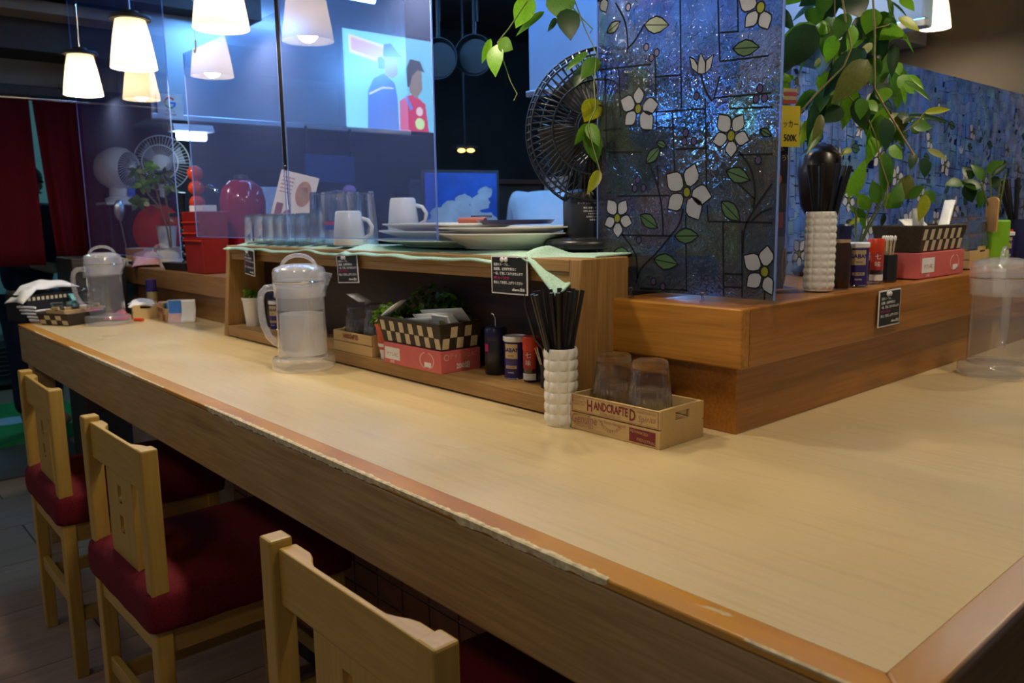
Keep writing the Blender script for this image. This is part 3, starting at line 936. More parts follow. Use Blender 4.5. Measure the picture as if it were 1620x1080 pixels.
# fluffy herbs: many tiny leaves
LF = MB()
LF.v = [(0, 0, 0), (-.32, .35, .02), (0, .45, -.05), (.32, .35, .02), (-.28, .7, 0), (0, .75, -.05), (.28, .7, 0), (0, 1, .02)]
for q in ([0, 2, 1], [0, 3, 2], [1, 2, 5, 4], [2, 3, 6, 5], [4, 5, 7], [5, 6, 7]): LF.face(q)
def herb(label, c, R, n, cols, size, flat=1.0):
    m = MB()
    for _ in range(n):
        d = Vector((random.gauss(0, 1), random.gauss(0, 1), abs(random.gauss(0, .8)))).normalized()
        p = Vector(c)+Vector((d.x*R[0], d.y*R[1], d.z*R[2]))*random.uniform(.55, 1)
        z = (d+Vector((random.uniform(-.6, .6), random.uniform(-.6, .6), random.uniform(-.3, .6)))).normalized()
        y = z.cross(Vector((random.random()-.5, random.random()-.5, random.random()-.5))).normalized()
        x = y.cross(z); s_ = size*random.uniform(.6, 1.2); n0 = len(m.v)
        for v in LF.v:
            m.v.append(tuple(p+(x*v[0]+y*v[1]+z*v[2])*s_))
        m.mi = random.randrange(len(cols))
        for fc in LF.f: m.face([n0+i for i in fc])
    o = m.build('herb_plant', [LEAF[k] for k in cols], None, smooth=60)
    tag(o, label, 'plant')
    o['kind'] = 'stuff'
    return o
herb('bright parsley growing in the coral pot', (1.125, 1.770, US+.092), (.034, .050, .055), 260, (2, 2, 1), .017)
herb('dark leafy foliage against the back of the shelf unit', (1.195, 1.66, US+.075), (.040, .14, .125), 480, (0, 1, 1), .022)
herb('small green plant in the white tapered pot', (1.160, 2.690, US+.098), (.025, .030, .038), 70, (2, 2, 1), .016)

# --- black notice cards
def notice(label, loc, rz, face_rz, wdt=.108, hgt=.086, tilt=0):
    t = thing('notice_card', label, 'sign', loc, rz, 'black notice cards')
    # faces -Y locally
    MB().bx(-wdt/2, wdt/2, 0, .002, -hgt/2, hgt/2).build('white_border', M['paper'], t)
    MB().bx(-wdt/2+.003, wdt/2-.003, -.0006, .0005, -hgt/2+.003, hgt/2-.003).build('black_card', M['board'], t)
    y = -.001
    ls = ['当店のスープは…', '自家製、化学調味料など', '一切、使用しておりませんので', '最後の一滴まで!!', '安心してお召し上がりください']
    for k, s in enumerate(ls):
        text('lettering', s, .0068, M['magenta'] if k == 3 else M['chalk'], t, (-wdt/2+.008, y, hgt*(.27-.118*k)), FACE_Y, align='LEFT', sx=.92, bold=.0002)
    text('lettering', 'nRange 店主', .0072, M['chalk'], t, (wdt/2-.007, y, -hgt*.37), FACE_Y, align='RIGHT', bold=.0003)
    for s in (-1, 1):
        MB().ball((s*.006-.012, -.003, hgt*.40), (.0055, .003, .0055), 12, 8).build('clip', M['whitepl'], t, smooth=60)
    t.rotation_euler = (0, tilt, rz)
    return t
RZ = -PI/2
notice('black notice card hung on the shelf unit front beside the fan', (1.108, 1.268, 1.178), RZ+.05, 0, .108, .080, 0)
notice('black notice card on the shelf unit front above the middle pitcher', (1.108, 1.932, 1.166), RZ+.05, 0, .100, .076, -.05)
notice('black notice card at the left end of the shelf unit front', (1.106, 2.560, 1.164), RZ-.10, 0, .098, .084, .06)
notice('black notice card on the honey wood ledge of the right arm', (1.783, .772, 1.088), 0, 0, .105, .080, 0)
VINE_A =[(1191,1278,1746,1166,1304,1687,47,2),(1226,1277,1721,1165,1299,1675,18,1),(1228,1214,1715,1219,1192,1653,49,0),(1258,1264,1759,1251,1252,1705,61,1),(1232,1248,1704,1210,1248,1675,13,0),(1129,1318,1650,1111,1311,1586,40,2),(1125,1309,1653,1147,1288,1639,34,2),(1124,1331,1663,1112,1348,1615,17,2),(1276,1199,1633,1242,1239,1599,17,1),(1283,1203,1613,1259,1233,1565,29,0),(1289,1184,1621,1248,1193,1580,37,1),(1287,1185,1539,1273,1205,1492,48,3),(1268,1194,1489,1245,1205,1444,24,1),(1260,1185,1488,1263,1156,1442,29,2),(1266,1188,1478,1272,1168,1406,40,1),(1248,1141,1390,1212,1139,1343,23,3),]
VINE_B =[(1881,1143,1789,1911,1125,1737,41,1),(1852,1012,1731,1788,1058,1631,77,0),(1813,1085,1626,1817,1048,1560,33,2),(1794,1078,1617,1833,1054,1621,26,2),(1974,1072,1828,1920,1090,1805,38,0),(1956,1038,1821,1916,1039,1771,40,1),(2012,1010,1824,2024,977,1771,72,0),(2012,1043,1837,2012,1052,1790,41,0),(2022,952,1783,2015,967,1725,49,2),(2042,901,1798,2049,865,1769,39,2),(2079,910,1737,2019,933,1714,52,2),(2017,892,1749,2050,849,1721,28,3),(1949,1029,1751,1911,1038,1726,34,2),(1846,993,1655,1844,1004,1635,13,5),(1914,997,1715,1909,1006,1651,42,2),(2026,1004,1693,1990,1027,1696,28,4),(2002,944,1699,1970,962,1664,20,5),(2049,940,1716,2045,936,1669,23,0),(2057,915,1702,2043,912,1619,28,0),(2109,926,1627,2137,889,1589,47,2),(2054,876,1621,2090,845,1588,17,2),(1958,930,1652,1877,969,1556,63,4),(1981,1041,1611,2004,1014,1586,43,4),(1916,1014,1594,1875,1011,1534,38,1),(1924,972,1545,1886,998,1512,43,0),(1904,918,1560,1902,912,1511,38,1),(1999,951,1564,2001,920,1539,31,2),(2039,921,1596,2023,923,1559,37,2),(2073,914,1658,2068,902,1626,23,2),(1895,1048,1521,1884,1051,1456,26,3),(1831,975,1523,1795,970,1460,27,4),(2014,939,1533,2016,947,1489,42,0),(1974,891,1517,1967,876,1439,42,0),(1994,930,1476,1989,913,1431,35,2),(1990,884,1450,2004,854,1422,41,2),(2063,838,1529,2118,793,1540,18,3),(2028,850,1500,2059,812,1494,32,1),(2065,914,1537,2061,882,1492,37,4),(2051,882,1508,2083,865,1528,15,0),(2050,820,1442,2072,779,1418,15,5),(2098,870,1440,2075,866,1399,23,0),(2022,816,1420,2019,804,1374,40,0),(1968,967,1450,1931,974,1436,17,3),(1945,982,1767,1909,989,1706,42,1),(1991,1016,1661,1997,991,1598,41,1),(2061,962,1676,2033,954,1612,41,1),(1955,970,1738,1945,970,1679,36,2),(2081,947,1661,2052,954,1598,35,1),]
POTHOS =[(1913,943,1332,1947,911,1423,40,2),(1934,966,1336,1938,959,1405,25,2),(2050,924,1443,2055,909,1331,57,1),(1963,890,1315,1950,900,1372,37,1),(2069,884,1328,2103,870,1389,57,4),(2081,874,1330,2111,842,1359,28,1),(2045,815,1335,2018,813,1272,30,3),(2114,846,1345,2122,819,1317,31,1),(1962,910,1301,1936,935,1344,31,2),(1960,918,1280,1929,944,1312,22,1),(2013,940,1288,1961,962,1268,19,3),(1907,908,1283,1931,900,1254,17,1),(2039,912,1291,2050,915,1256,22,0),(2010,880,1303,2057,871,1371,40,1),(2051,911,1303,2060,895,1349,32,2),]
POTHOS_B =[(2614,914,1386,2611,938,1428,35,0),(2633,888,1382,2612,914,1432,35,1),(2606,875,1402,2644,838,1437,38,1),(2614,860,1393,2635,826,1433,18,0),(2650,867,1394,2639,854,1350,28,0),(2597,935,1379,2541,957,1374,34,1),(2645,899,1360,2606,944,1386,39,1),(2615,930,1374,2639,912,1316,45,0),(2641,900,1355,2638,892,1299,26,1),]
SCHEFF =[(1206,3974,1533,1247,3946,1528,26,1),(1211,3991,1534,1214,3966,1488,26,1),(1227,4044,1537,1192,4066,1504,27,1),(1219,4017,1536,1194,4060,1553,26,1),(1226,4039,1537,1240,4020,1564,27,1),(1228,3974,1471,1268,3949,1453,26,2),(1236,3998,1472,1237,3997,1424,26,2),(1232,3984,1471,1187,4004,1459,26,2),(1238,4004,1472,1219,4037,1496,27,2),(1226,3965,1470,1254,3956,1494,26,2),(1226,4051,1398,1247,4035,1353,30,1),(1223,4040,1397,1192,4031,1352,30,1),(1217,4020,1397,1180,4066,1402,30,1),(1198,3958,1395,1192,3955,1427,29,1),(1205,3981,1396,1244,3946,1403,29,1),(1280,3955,1491,1322,3912,1479,26,1),(1293,3993,1493,1282,3964,1439,27,1),(1268,3916,1489,1218,3935,1469,26,1),(1270,3924,1489,1238,3933,1512,26,1),(1299,4014,1494,1332,4004,1521,27,1),(1305,3894,1517,1323,3866,1474,26,0),(1313,3918,1519,1288,3918,1472,26,0),(1314,3922,1519,1277,3960,1526,26,0),(1323,3946,1520,1323,3942,1553,27,0),(1309,3905,1518,1344,3864,1525,26,0),(1321,3872,1451,1353,3838,1430,23,1),(1342,3933,1453,1312,3942,1415,24,1),(1319,3867,1451,1282,3882,1459,23,1),(1329,3898,1452,1353,3883,1474,23,1),(1285,4014,1561,1285,3996,1517,24,2),(1286,4016,1561,1253,4041,1533,24,2),(1273,3977,1558,1246,3994,1573,24,2),(1275,3984,1559,1287,3985,1584,24,2),(1273,3976,1558,1308,3948,1547,23,2),(1234,4007,1521,1238,3978,1471,29,5),(1243,3997,1463,1264,3980,1437,27,5),(1220,3940,1389,1234,3918,1374,26,5),]
SA1 =[ (1187,1285,1739),(1151,1305,1682),(1130,1317,1654),(1135,1304,1614),(1141,1290,1573),(1148,1279,1549),(1142,1282,1535) ]
SA2 =[ (1256,1226,1751),(1268,1201,1680),(1280,1179,1628),(1270,1177,1570),(1267,1169,1518),(1251,1175,1485),(1253,1165,1441),(1257,1152,1400),(1258,1148,1383) ]
SA3 =[ (1249,1228,1732),(1265,1208,1702),(1280,1190,1678),(1275,1193,1670) ]
SB1 =[ (1935,996,1826),(1936,980,1751),(1938,964,1684),(1919,971,1640),(1893,988,1610),(1861,1009,1574),(1832,1027,1537),(1822,1030,1515) ]
SB2 =[ (1992,946,1825),(1984,931,1720),(1976,925,1661),(1969,917,1586),(1982,896,1541),(2003,865,1481),(2014,848,1448),(2020,839,1429) ]
SB3 =[ (1834,1025,1542),(1805,1049,1530),(1805,1038,1478),(1795,1033,1411),(1791,1028,1374) ]
SB4 =[ (1941,935,1557),(1957,904,1475),(1961,887,1408),(1967,872,1363),(1953,870,1296) ]
SB5 =[ (2009,860,1484),(2034,842,1503),(2050,833,1528) ]
SB6 =[ (1954,1021,1834),(1942,1007,1713),(1929,1003,1638) ]
SB7 =[ (2046,940,1833),(2054,917,1757),(2041,926,1742),(2017,945,1735) ]
SB8 =[ (1939,956,1453),(1965,944,1508),(1957,962,1562),(1947,974,1577) ]
FLOWERS=[ ((108,369),[(109,412),(61,391),(73,340),(144,325),(159,372)]),((326,298),[(299,338),(350,333),(364,287),(327,259),(286,290)]),((230,200),[(181,236),(247,253),(287,190),(259,147),(185,169)]),((54,152),[(27,191),(78,189),(94,141),(56,111),(18,138)]),((403,54),[(407,101),(359,82),(367,25),(419,13)]),((379,510),[(335,533),(349,482),(394,471)]),((7,604),[(21,570),(-14,598)]) ]
FLEAVES=[ ((23,529),(60,545)),((121,527),(182,516)),((325,450),(379,444)),((129,261),(165,290)),((317,236),(368,217)),((308,181),(350,144)),((115,158),(161,132)),((202,116),(260,117)),((44,82),(92,76)),((151,69),(212,61)),((35,36),(79,11)),((155,300),(180,289)),((385,304),(408,291)) ]
BERRIES=[ (127,484),(153,470),(140,462),(225,312),(244,295),(222,296),(382,374),(375,357),(392,357),(108,229),(100,212),(123,212),(248,377),(151,24),(175,15),(80,568),(112,107),(383,251) ]
LEADS=[ [(207,557),(214,358)],[(148,475),(155,324)],[(56,452),(61,358)],[(291,540),(298,432)],[(332,532),(335,476)],[(18,445),(23,297)],[(268,371),(275,203)],[(193,354),(197,283)],[(-2,459),(139,450)],[(149,425),(211,420)],[(298,432),(397,427)],[(150,358),(269,352)],[(286,369),(404,364)],[(13,335),(60,335)],[(155,328),(195,325)],[(321,346),(408,340)],[(197,283),(270,280)],[(297,482),(334,478)],[(197,282),(200,240)],[(277,176),(280,144)],[(228,157),(233,9)],[(313,143),(318,5)],[(354,128),(358,5)],[(58,73),(60,15)],[(27,289),(117,284)],[(54,198),(188,195)],[(280,144),(415,141)],[(66,117),(196,116)],[(319,47),(357,47)],[(319,22),(357,23)],[(117,8),(234,11)],[(340,263),(411,260)],[(157,254),(160,217)],[(222,169),(212,138),(190,114),(158,82),(118,48),(105,18)],[(129,271),(156,220),(170,170),(174,117)],[(66,119),(92,93),(106,68),(108,28)],[(343,269),(367,239),(378,200),(376,166)],[(412,209),(379,166),(360,132),(357,86)],[(414,166),(392,159),(373,144)],[(257,415),(269,383),(284,364)],[(299,407),(286,366)],[(46,583),(72,541),(80,491)],[(121,527),(97,501),(77,488)],[(404,33),(404,3)],[(378,183),(331,222)] ]
TULIP=[ [(231,450),(242,444),(250,432),(249,419),(236,429)],[(250,436),(256,453),(267,435),(267,416),(259,415),(250,418)],[(268,438),(284,446),(279,423),(267,416)] ]
#PINS (122,6) (296,6) (423,0) (24,3) (-14,601)
# ================================================================== far end of the counter
basket('checkered basket at the far corner of the counter under a crate of glasses', (.700, 3.655, CT), -PI/2+.42, .20, .16, .045, 2, 10, 5)
# the basket's long side faces the camera there: a crate sits inside it
crate('wooden crate of upturned glasses standing in the far basket', (.722, 3.672, CT+.008), -PI/2+.42, False, .19, .11, .050)
for k, (x, y) in enumerate(((.770, 3.700), (.835, 3.735))):
    tumbler((x, y, CT+.018), 'upturned glass at the %s of the far basket crate' % ('left', 'right')[k], 'glasses in the far basket', .72)
t = thing('white_basket', 'white slatted plastic basket of napkins at the far counter corner', 'basket', (.715, 3.705, CT+.002), .42)
for k in range(4):
    z = .008+.014*k; o_ = .006+.006*k
    MB().tube([(-o_, 0, z), (-o_, .10, z)], .004, 6).build('slat', M['whitepl'], t)
    MB().tube([(-o_, 0, z), (.20, -o_*.2, z)], .004, 6).build('slat', M['whitepl'], t)
MB().bx(-.005, .20, 0, .10, 0, .004).build('base', M['whitepl'], t)
MB().tube([(-.03, -.004, .064), (-.03, .105, .064), (.21, .105, .064)], .005, 6).build('rim', M['whitepl'], t)
t = thing('black_mesh_basket', 'black mesh basket with a white cloth behind the far glasses', 'basket', (.690, 3.625, CT), .42)
t.location = (.735, 3.80, CT)
MB().bx(0, .26, 0, .005, .0, .112).build('side', M['blackm'], t)
MB().bx(0, .26, .12, .125, .0, .112).build('side', M['blackm'], t)
MB().bx(0, .005, 0, .125, .0, .112).build('side', M['blackm'], t)
MB().bx(.255, .26, 0, .125, .0, .112).build('side', M['blackm'], t)
MB().bx(0, .26, 0, .125, 0, .004).build('base', M['blackm'], t)
for k in range(12):
    MB().bx(.012+.02*k, .024+.02*k, -.001, .0, .088, .102).build('mesh_hole', M['weave_l'], t)
t.location = (.670, 3.765, CT)
def cloth(name, label, cat, loc, rz, L, W, h, mat, seed, droop=0, group=None):
    rnd = random.Random(seed); ph = [rnd.uniform(0, 6) for _ in range(6)]
    m = MB()
    def fn(a, b):
        z = h*(.55+.45*math.sin(PI*min(1, max(0, b))))*(.75+.25*math.sin(PI*a))
        z += h*.22*math.sin(9*a+ph[0]+2*b)+h*.14*math.sin(17*a+ph[1])*math.sin(5*b+ph[2])
        z = z*min(1, min(a, 1-a)*8+.25)*min(1, min(b, 1-b)*8+.25)
        if droop: z -= droop*max(0, .25-a)*4
        return ((a-.5)*L+.006*math.sin(7*b+ph[3]), (b-.5)*W+.006*math.sin(8*a+ph[4]), max(z, .002) if not droop else z)
    m.grid(fn, 36, 18)
    o = m.build(name, mat, None, smooth=180, solid=.004)
    o.location = loc; o.rotation_euler = (0, 0, rz)
    return tag(o, label, cat, group)
cloth('folded_cloth', 'white cloth lying over the black mesh basket', 'cloth', (.755, 3.855, CT+.128), .42, .26, .11, .030, M['paper'], 3, .05)
cloth('folded_towel', 'bright pink rolled towel beside the far pitcher', 'towel', (.905, 3.610, CT+.002), -.45, .22, .075, .040, M['hotpink'], 5)
def marker(): pass
crate('pale wooden crate of napkins on the counter behind the far pitcher', (1.010, 3.530, CT), -.25, False, .16, .10, .060)
cloth('folded_napkins', 'white folded napkins heaped in the crate behind the far pitcher', 'napkins', (1.070, 3.600, CT+.050), 1.3, .16, .095, .022, M['paper'], 8)
crate('pale wooden crate of small packets below the far ledge', (1.075, 3.330, CT), -.12, True, .16, .11, .056)
for k in range(6):
    t = tag(MB().box((0, 0, 0), (.085, .012, .062), None).build('packet', plain('packet_card_%d' % k, [(.72, .35, .40), (.70, .30, .34), (.60, .45, .05), (.10, .28, .10), (.02, .05, .25), (.10, .22, .50)][k], .5), None, bevel=.001),
            ['pink packet leftmost', 'second pink packet', 'yellow packet', 'green packet', 'navy packet', 'blue packet'][k]+' in the crate below the far ledge', 'packet', 'packets in the far crate')
    t.location = (1.135, 3.455-.020*k, CT+.042); t.rotation_euler = (0, 0, -.12)
t = thing('picture_card', 'blue and white bent picture card leaning by the far ledge', 'card', (1.120, 3.235, CT+.001), .95)
m = MB()
m.grid(lambda a, b: (.02+.022*b+.012*math.sin(PI*b), -.030+.105*(1-a), .090*b), 8, 10)
m.build('card_sheet', M['paper'], t, smooth=60, solid=.0012)
m = MB(); m.grid(lambda a, b: (.02+.022*(.4+.58*b)+.012*math.sin(PI*(.4+.58*b))-.0015, .024+.050*(1-a), .090*(.4+.58*b)), 6, 8)
m.build('printed_sky', plain('sky_blue_print', (.04, .18, .55), .5), t, smooth=60)
m = MB(); m.grid(lambda a, b: (.02+.022*(.02+.38*b)+.012*math.sin(PI*(.02+.38*b))-.0015, .024+.050*(1-a), .090*(.02+.38*b)), 6, 6)
m.build('printed_sand', plain('pale_pink_sand', (.55, .35, .33), .5), t, smooth=60)
t = tag(MB().tube([(0, 0, .007), (.012, -.020, .007), (.020, -.040, .007)], .0065, 8).build('clothes_peg', M['redcap'], None, smooth=60), 'small orange peg lying on the counter before the crates', 'peg')
t.location = (1.000, 3.475, CT)
t = thing('capped_jar', 'tall spice jar with indigo cap against the far ledge', 'jar', (1.145, 3.70, CT))
MB().lathe([(0, 0), (.022, 0), (.022, .10), (0, .10)], 20).build('jar_body', M['gold'], t, smooth=40)
MB().lathe([(.0225, .098), (.0225, .15), (0, .152)], 20).build('cap', M['can'], t, smooth=40)
t = thing('glass_jar', 'clear jar with a teal lid lying behind the far pitcher', 'jar', (.925, 3.83, CT+.085))
MB().lathe([(0, -.06), (.035, -.058), (.038, 0), (.036, .05), (0, .055)], 24, M=Matrix.Rotation(1.3, 3, 'Y')).build('jar_body', M['glass'], t, smooth=40)
MB().lathe([(0, -.075), (.036, -.074), (.036, -.058), (0, -.057)], 24, M=Matrix.Rotation(1.3, 3, 'Y')).build('lid', plain('teal_lid', (.12, .42, .45), .4), t, smooth=40)

# ================================================================== on the far ledge
LT = 1.088
t = thing('menu_holder', 'tall red plastic holder box at the near end of the far ledge', 'holder', (1.265, 3.34, LT), 0)
MB().prism([(-.052, 0), (.052, 0), (.060, .25), (-.060, .25)], -.095, .095, 'y').build('box_body', M['red'], t, bevel=.004)
for z in (.130, .160, .205):
    MB().bx(-.064, -.056, -.097, .097, z, z+.006).build('chrome_band', M['redlac'], t, bevel=.002)
MB().bx(-.03, .03, -.06, .08, .25, .275).build('napkin_block', M['paper'], t, bevel=.002)
t = thing('black_tray', 'black angular tray beside the red holder', 'tray', (1.285, 3.62, LT), .1)
MB().prism([(-.06, 0), (.07, 0), (.07, .008), (-.03, .035), (-.075, .035)], -.11, .10, 'y').build('tray_body', M['blackm'], t, bevel=.002)
t = thing('bead_post', 'column of glossy red balls standing on the far ledge', 'ornament', (1.345, 3.62, LT))
for k, z in enumerate((.04, .10, .165, .228, .292, .355, .418)):
    MB().ball((0, 0, z), .0345, 20, 12).build('red_ball', M['redlac'], t, smooth=60)
MB().tube([(0, 0, 0), (0, 0, .43)], .006, 8).build('rod', M['blackm'], t)
t = thing('turned_post', 'black turned wooden stand beside the red balls', 'stand', (1.32, 3.74, LT))
for k in range(6):
    MB().ball((0, 0, .022+.036*k), (.022, .022, .019), 16, 10).build('turned_ring', M['black'], t, smooth=60)
MB().bx(-.05, .05, -.14, .03, .232, .250).build('stand_arm', M['black'], t, bevel=.004)
MB().tube([(0, 0, .245), (0, 0, .30), (.0, -.01, .34)], .016, 10).build('neck', M['black'], t, smooth=60)
t = thing('red_appliance', 'rounded crimson kitchen machine behind the red holder', 'appliance', (1.44, 3.36, LT))
MB().lathe([(0, 0), (.085, 0), (.092, .02), (.085, .16), (.092, .24), (.095, .29), (.082, .345), (.048, .378), (0, .388)], 36).build('body', M['crimson'], t, smooth=50)
MB().tube([(-.08, .05, .33), (-.10, .09, .355), (-.09, .14, .357), (-.06, .16, .345)], .010, 8).build('handle', M['chrome'], t, smooth=60)
MB().lathe([(0, .384), (.03, .384), (.028, .40), (0, .404)], 20).build('knob', M['black'], t, smooth=50)
t = thing('steel_cone', 'shiny steel cone beside the crimson machine', 'cone', (1.50, 3.10, LT))
MB().lathe([(0, .26), (.012, .25), (.06, 0), (0, 0)], 24).build('cone_body', M['steel'], t, smooth=50)
cloth('folded_towel', 'pale pink folded towel on the far ledge edge', 'towel', (1.268, 4.13, LT+.002), 1.25, .24, .13, .062, M['pinktowel'], 11)
# red disc in a black ring
t = thing('round_tray', 'big round red lacquer tray with a black rim propped on the far ledge', 'tray', (1.40, 4.33, LT))
A = Matrix.Rotation(-.75, 3, 'Z') @ Matrix.Rotation(PI/2-.12, 3, 'X')
MB().lathe([(0, -.012), (.165, -.012), (.170, 0), (.165, .014), (.135, .014), (.130, .004)], 48, (0, 0, .170), A).build('rim', M['black'], t, smooth=40)
MB().lathe([(.131, .010), (.12, .016), (.06, .021), (0, .022)], 48, (0, 0, .170), A).build('disc', M['redlac'], t, smooth=40)
t = thing('picture_box', 'small box printed with a rust picture before the round tray', 'box', (1.262, 4.24, LT), -.7)
MB().bx(-.06, .06, 0, .045, 0, .085).build('carton', M['paper'], t, bevel=.002)
MB().bx(-.058, .03, -.001, 0, .03, .083).build('printed_picture', plain('rust_print', (.55, .25, .10), .5), t)
MB().bx(.0, .045, -.002, -.001, .022, .05).build('printed_mark', M['blackm'], t)
MB().bx(-.05, .05, -.0015, -.0005, .006, .020).build('printed_band', M['blackm'], t)
# potted schefflera
t = thing('plant_pot', 'white pot of the variegated plant on the far ledge', 'pot', (1.33, 3.97, LT))
MB().lathe([(0, 0), (.052, 0), (.062, .09), (.064, .092), (.058, .092), (.05, .07), (0, .07)], 28).build('pot_body', M['white'], t, smooth=40)
t = thing('white_cup', 'white tall cup standing behind the plant pot', 'cup', (1.36, 4.09, LT+.07))
MB().lathe([(0, 0), (.035, 0), (.048, .115), (.051, .12), (.046, .12), (.035, .01), (0, .01)], 28).build('cup_body', M['white'], t, smooth=40)
# white circulator fan on a stand
t = thing('circulator_fan', 'white globe circulator fan above the round tray', 'fan', (1.295, 4.55, LT))
MB().bx(-.10, .10, -.10, .09, .30, .315).build('stand_plate', M['whitepl'], t, bevel=.004)
MB().bx(-.09, -.075, -.09, -.075, 0, .30).build('stand_leg', M['blackm'], t)
MB().bx(.075, .09, .06, .075, 0, .30).build('stand_leg', M['blackm'], t)
MB().bx(.075, .09, -.09, -.075, 0, .30).build('stand_leg', M['blackm'], t)
MB().lathe([(0, .315), (.075, .315), (.075, .335), (.055, .345), (.050, .40), (0, .40)], 32).build('base', M['whitepl'], t, smooth=40)
A = Matrix.Rotation(-.35, 3, 'Z') @ Matrix.Rotation(PI/2, 3, 'Y') @ Matrix.Identity(3)
A = Matrix.Rotation(-.95, 3, 'Z') @ Matrix.Rotation(PI/2+.05, 3, 'Y')
c0 = (0, 0, .485)
MB().lathe([(.060, -.098), (.085, -.080), (.108, -.03), (.112, 0), (.108, .035), (.090, .068)], 40, c0, A).build('housing', M['whitepl'], t, smooth=50)
MB().lathe([(0, -.085), (.06, -.098)], 32, c0, A).build('rear_cap', M['whitepl'], t, smooth=40)
MB().lathe([(0, .050), (.085, .048), (.088, .055)], 32, c0, A).build('recess', M['navy'], t, smooth=40)
g = MB()
for k in range(36):
    a = 2*PI*k/36
    p0 = A @ Vector((.024*math.cos(a), .024*math.sin(a), .085)); p1 = A @ Vector((.060*math.cos(a+.25), .060*math.sin(a+.25), .082)); p2 = A @ Vector((.089*math.cos(a+.45), .089*math.sin(a+.45), .066))
    g.tube([tuple(p0+Vector(c0)), tuple(p1+Vector(c0)), tuple(p2+Vector(c0))], .0014, 4)
g.build('grille', M['whitepl'], t)['kind'] = 'stuff'
MB().lathe([(0, .092), (.020, .090), (.024, .083)], 20, c0, A).build('hub', M['whitepl'], t, smooth=40)
MB().bx(.02, .055, -.058, -.054, .345, .385).build('blue_label', plain('blue_label', (.03, .12, .5), .5), t)
# larger stand fan behind
t = thing('stand_fan', 'large pale stand fan behind the variegated plant', 'fan', (1.50, 4.50, LT))
A = Matrix.Rotation(-.55, 3, 'Z') @ Matrix.Rotation(PI/2, 3, 'X')
c0 = (0, 0, .52)
MB().tube([(0, .03, 0), (0, .03, .50)], .014, 10).build('pole', M['whitepl'], t)
MB().lathe([(0, 0), (.05, 0), (.05, .02), (0, .03)], 24, (0, .03, 0)).build('base', M['whitepl'], t, smooth=40)
g = MB()
for k in range(48):
    a = 2*PI*k/48
    pts = [A @ Vector((r*math.cos(a+.8*r), r*math.sin(a+.8*r), z)) for r, z in ((.04, .045), (.09, .04), (.135, .02), (.142, 0))]
    g.tube([tuple(p+Vector(c0)) for p in pts], .0012, 4)
g.build('grille', M['whitepl'], t)['kind'] = 'stuff'
for r, z in ((.142, 0), (.09, .041)):
    pts = [tuple(A @ Vector((r*math.cos(2*PI*k/40), r*math.sin(2*PI*k/40), z))+Vector(c0)) for k in range(41)]
    MB().tube(pts, .003, 6, False).build('grille_ring', M['whitepl'], t, smooth=60)
MB().lathe([(0, .050), (.038, .048), (.042, .040), (.042, -.05), (0, -.06)], 28, c0, A).build('motor_hub', M['whitepl'], t, smooth=40)
bm_ = MB()
for k in range(3):
    a = 2*PI*k/3+.3
    q = [A @ Vector((r*math.cos(a+d), r*math.sin(a+d), z)) for r, d, z in ((.04, -.2, .0), (.125, -.35, .012), (.125, .45, -.012), (.04, .5, -.01))]
    bm_ = MB(); bm_.poly([tuple(p+Vector(c0)) for p in q]); bm_.build('blade', plain('smoky_blade_%d' % k, (.30, .34, .42), .4), t, solid=.002)
t = thing('steel_ladle', 'steel ladle head hanging beside the round tray', 'ladle', (1.135, 4.40, 1.08))
MB().ball((0, 0, .27), (.030, .012, .055), 16, 10).build('bowl', M['steel'], t, smooth=60)
MB().tube([(0, 0, .22), (.015, 0, .10), (.02, 0, .0)], .006, 8).build('handle', M['chrome'], t, smooth=60)
t.location = (1.255, 4.45, LT)

# leaves, shared meshes
LEAFM = []
def leaf_mesh(w, k):
    m = MB()
    prof = [(0, .0), (.10, .30), (.25, .47), (.45, .50), (.62, .42), (.80, .24), (.92, .09), (1.0, 0)]
    for t_, ww in prof:
        jag = 1+(.06 if k and int(t_*10) % 2 else 0)
        d = -.16*t_*t_
        m.v += [(-ww*w*jag, t_, d+.10*ww*w), (0, t_, d), (ww*w*jag, t_, d+.10*ww*w)]
    n = len(prof)
    for i in range(n-1):
        a = 3*i
        m.face([a, a+1, a+4, a+3]); m.face([a+1, a+2, a+5, a+4])
    return m
LEAFM = {c: leaf_mesh(1.0, 0).mesh('leaf', LEAF[c], 80) for c in range(6)}
CAMP = Vector((0, 0, 1.30))
def add_leaves(parent, data, tilt=.45):
    for (bx_, by_, bz_, tx_, ty_, tz_, w_, c_) in data:
        b = Vector((bx_, by_, bz_))/1000; tp = Vector((tx_, ty_, tz_))/1000
        y = tp-b; L = y.length
        if L < .004: continue
        y.normalize()
        n = Vector((-.65, -.74, .15))+Vector((random.uniform(-tilt, tilt), random.uniform(-tilt, tilt), random.uniform(-.1, tilt*1.2)))
        n = (n-y*n.dot(y)).normalized()
        x = y.cross(n)
        ws = w_/1000
        o = obj_of(LEAFM[c_], 'leaf', parent)
        B = Matrix(((x.x*ws, y.x*L, n.x*L, b.x), (x.y*ws, y.y*L, n.y*L, b.y), (x.z*ws, y.z*L, n.z*L, b.z), (0, 0, 0, 1)))
        o.matrix_basis = B
def stem(parent, pts, r, mat='stem'):
    MB().tube([tuple(c_/1000 for c_ in p) for p in pts], r, 6).build('stem', M[mat], parent, smooth=60)
t = thing('variegated_plant', 'variegated umbrella plant in the white pot on the far ledge', 'plant')
add_leaves(t, SCHEFF, .6)
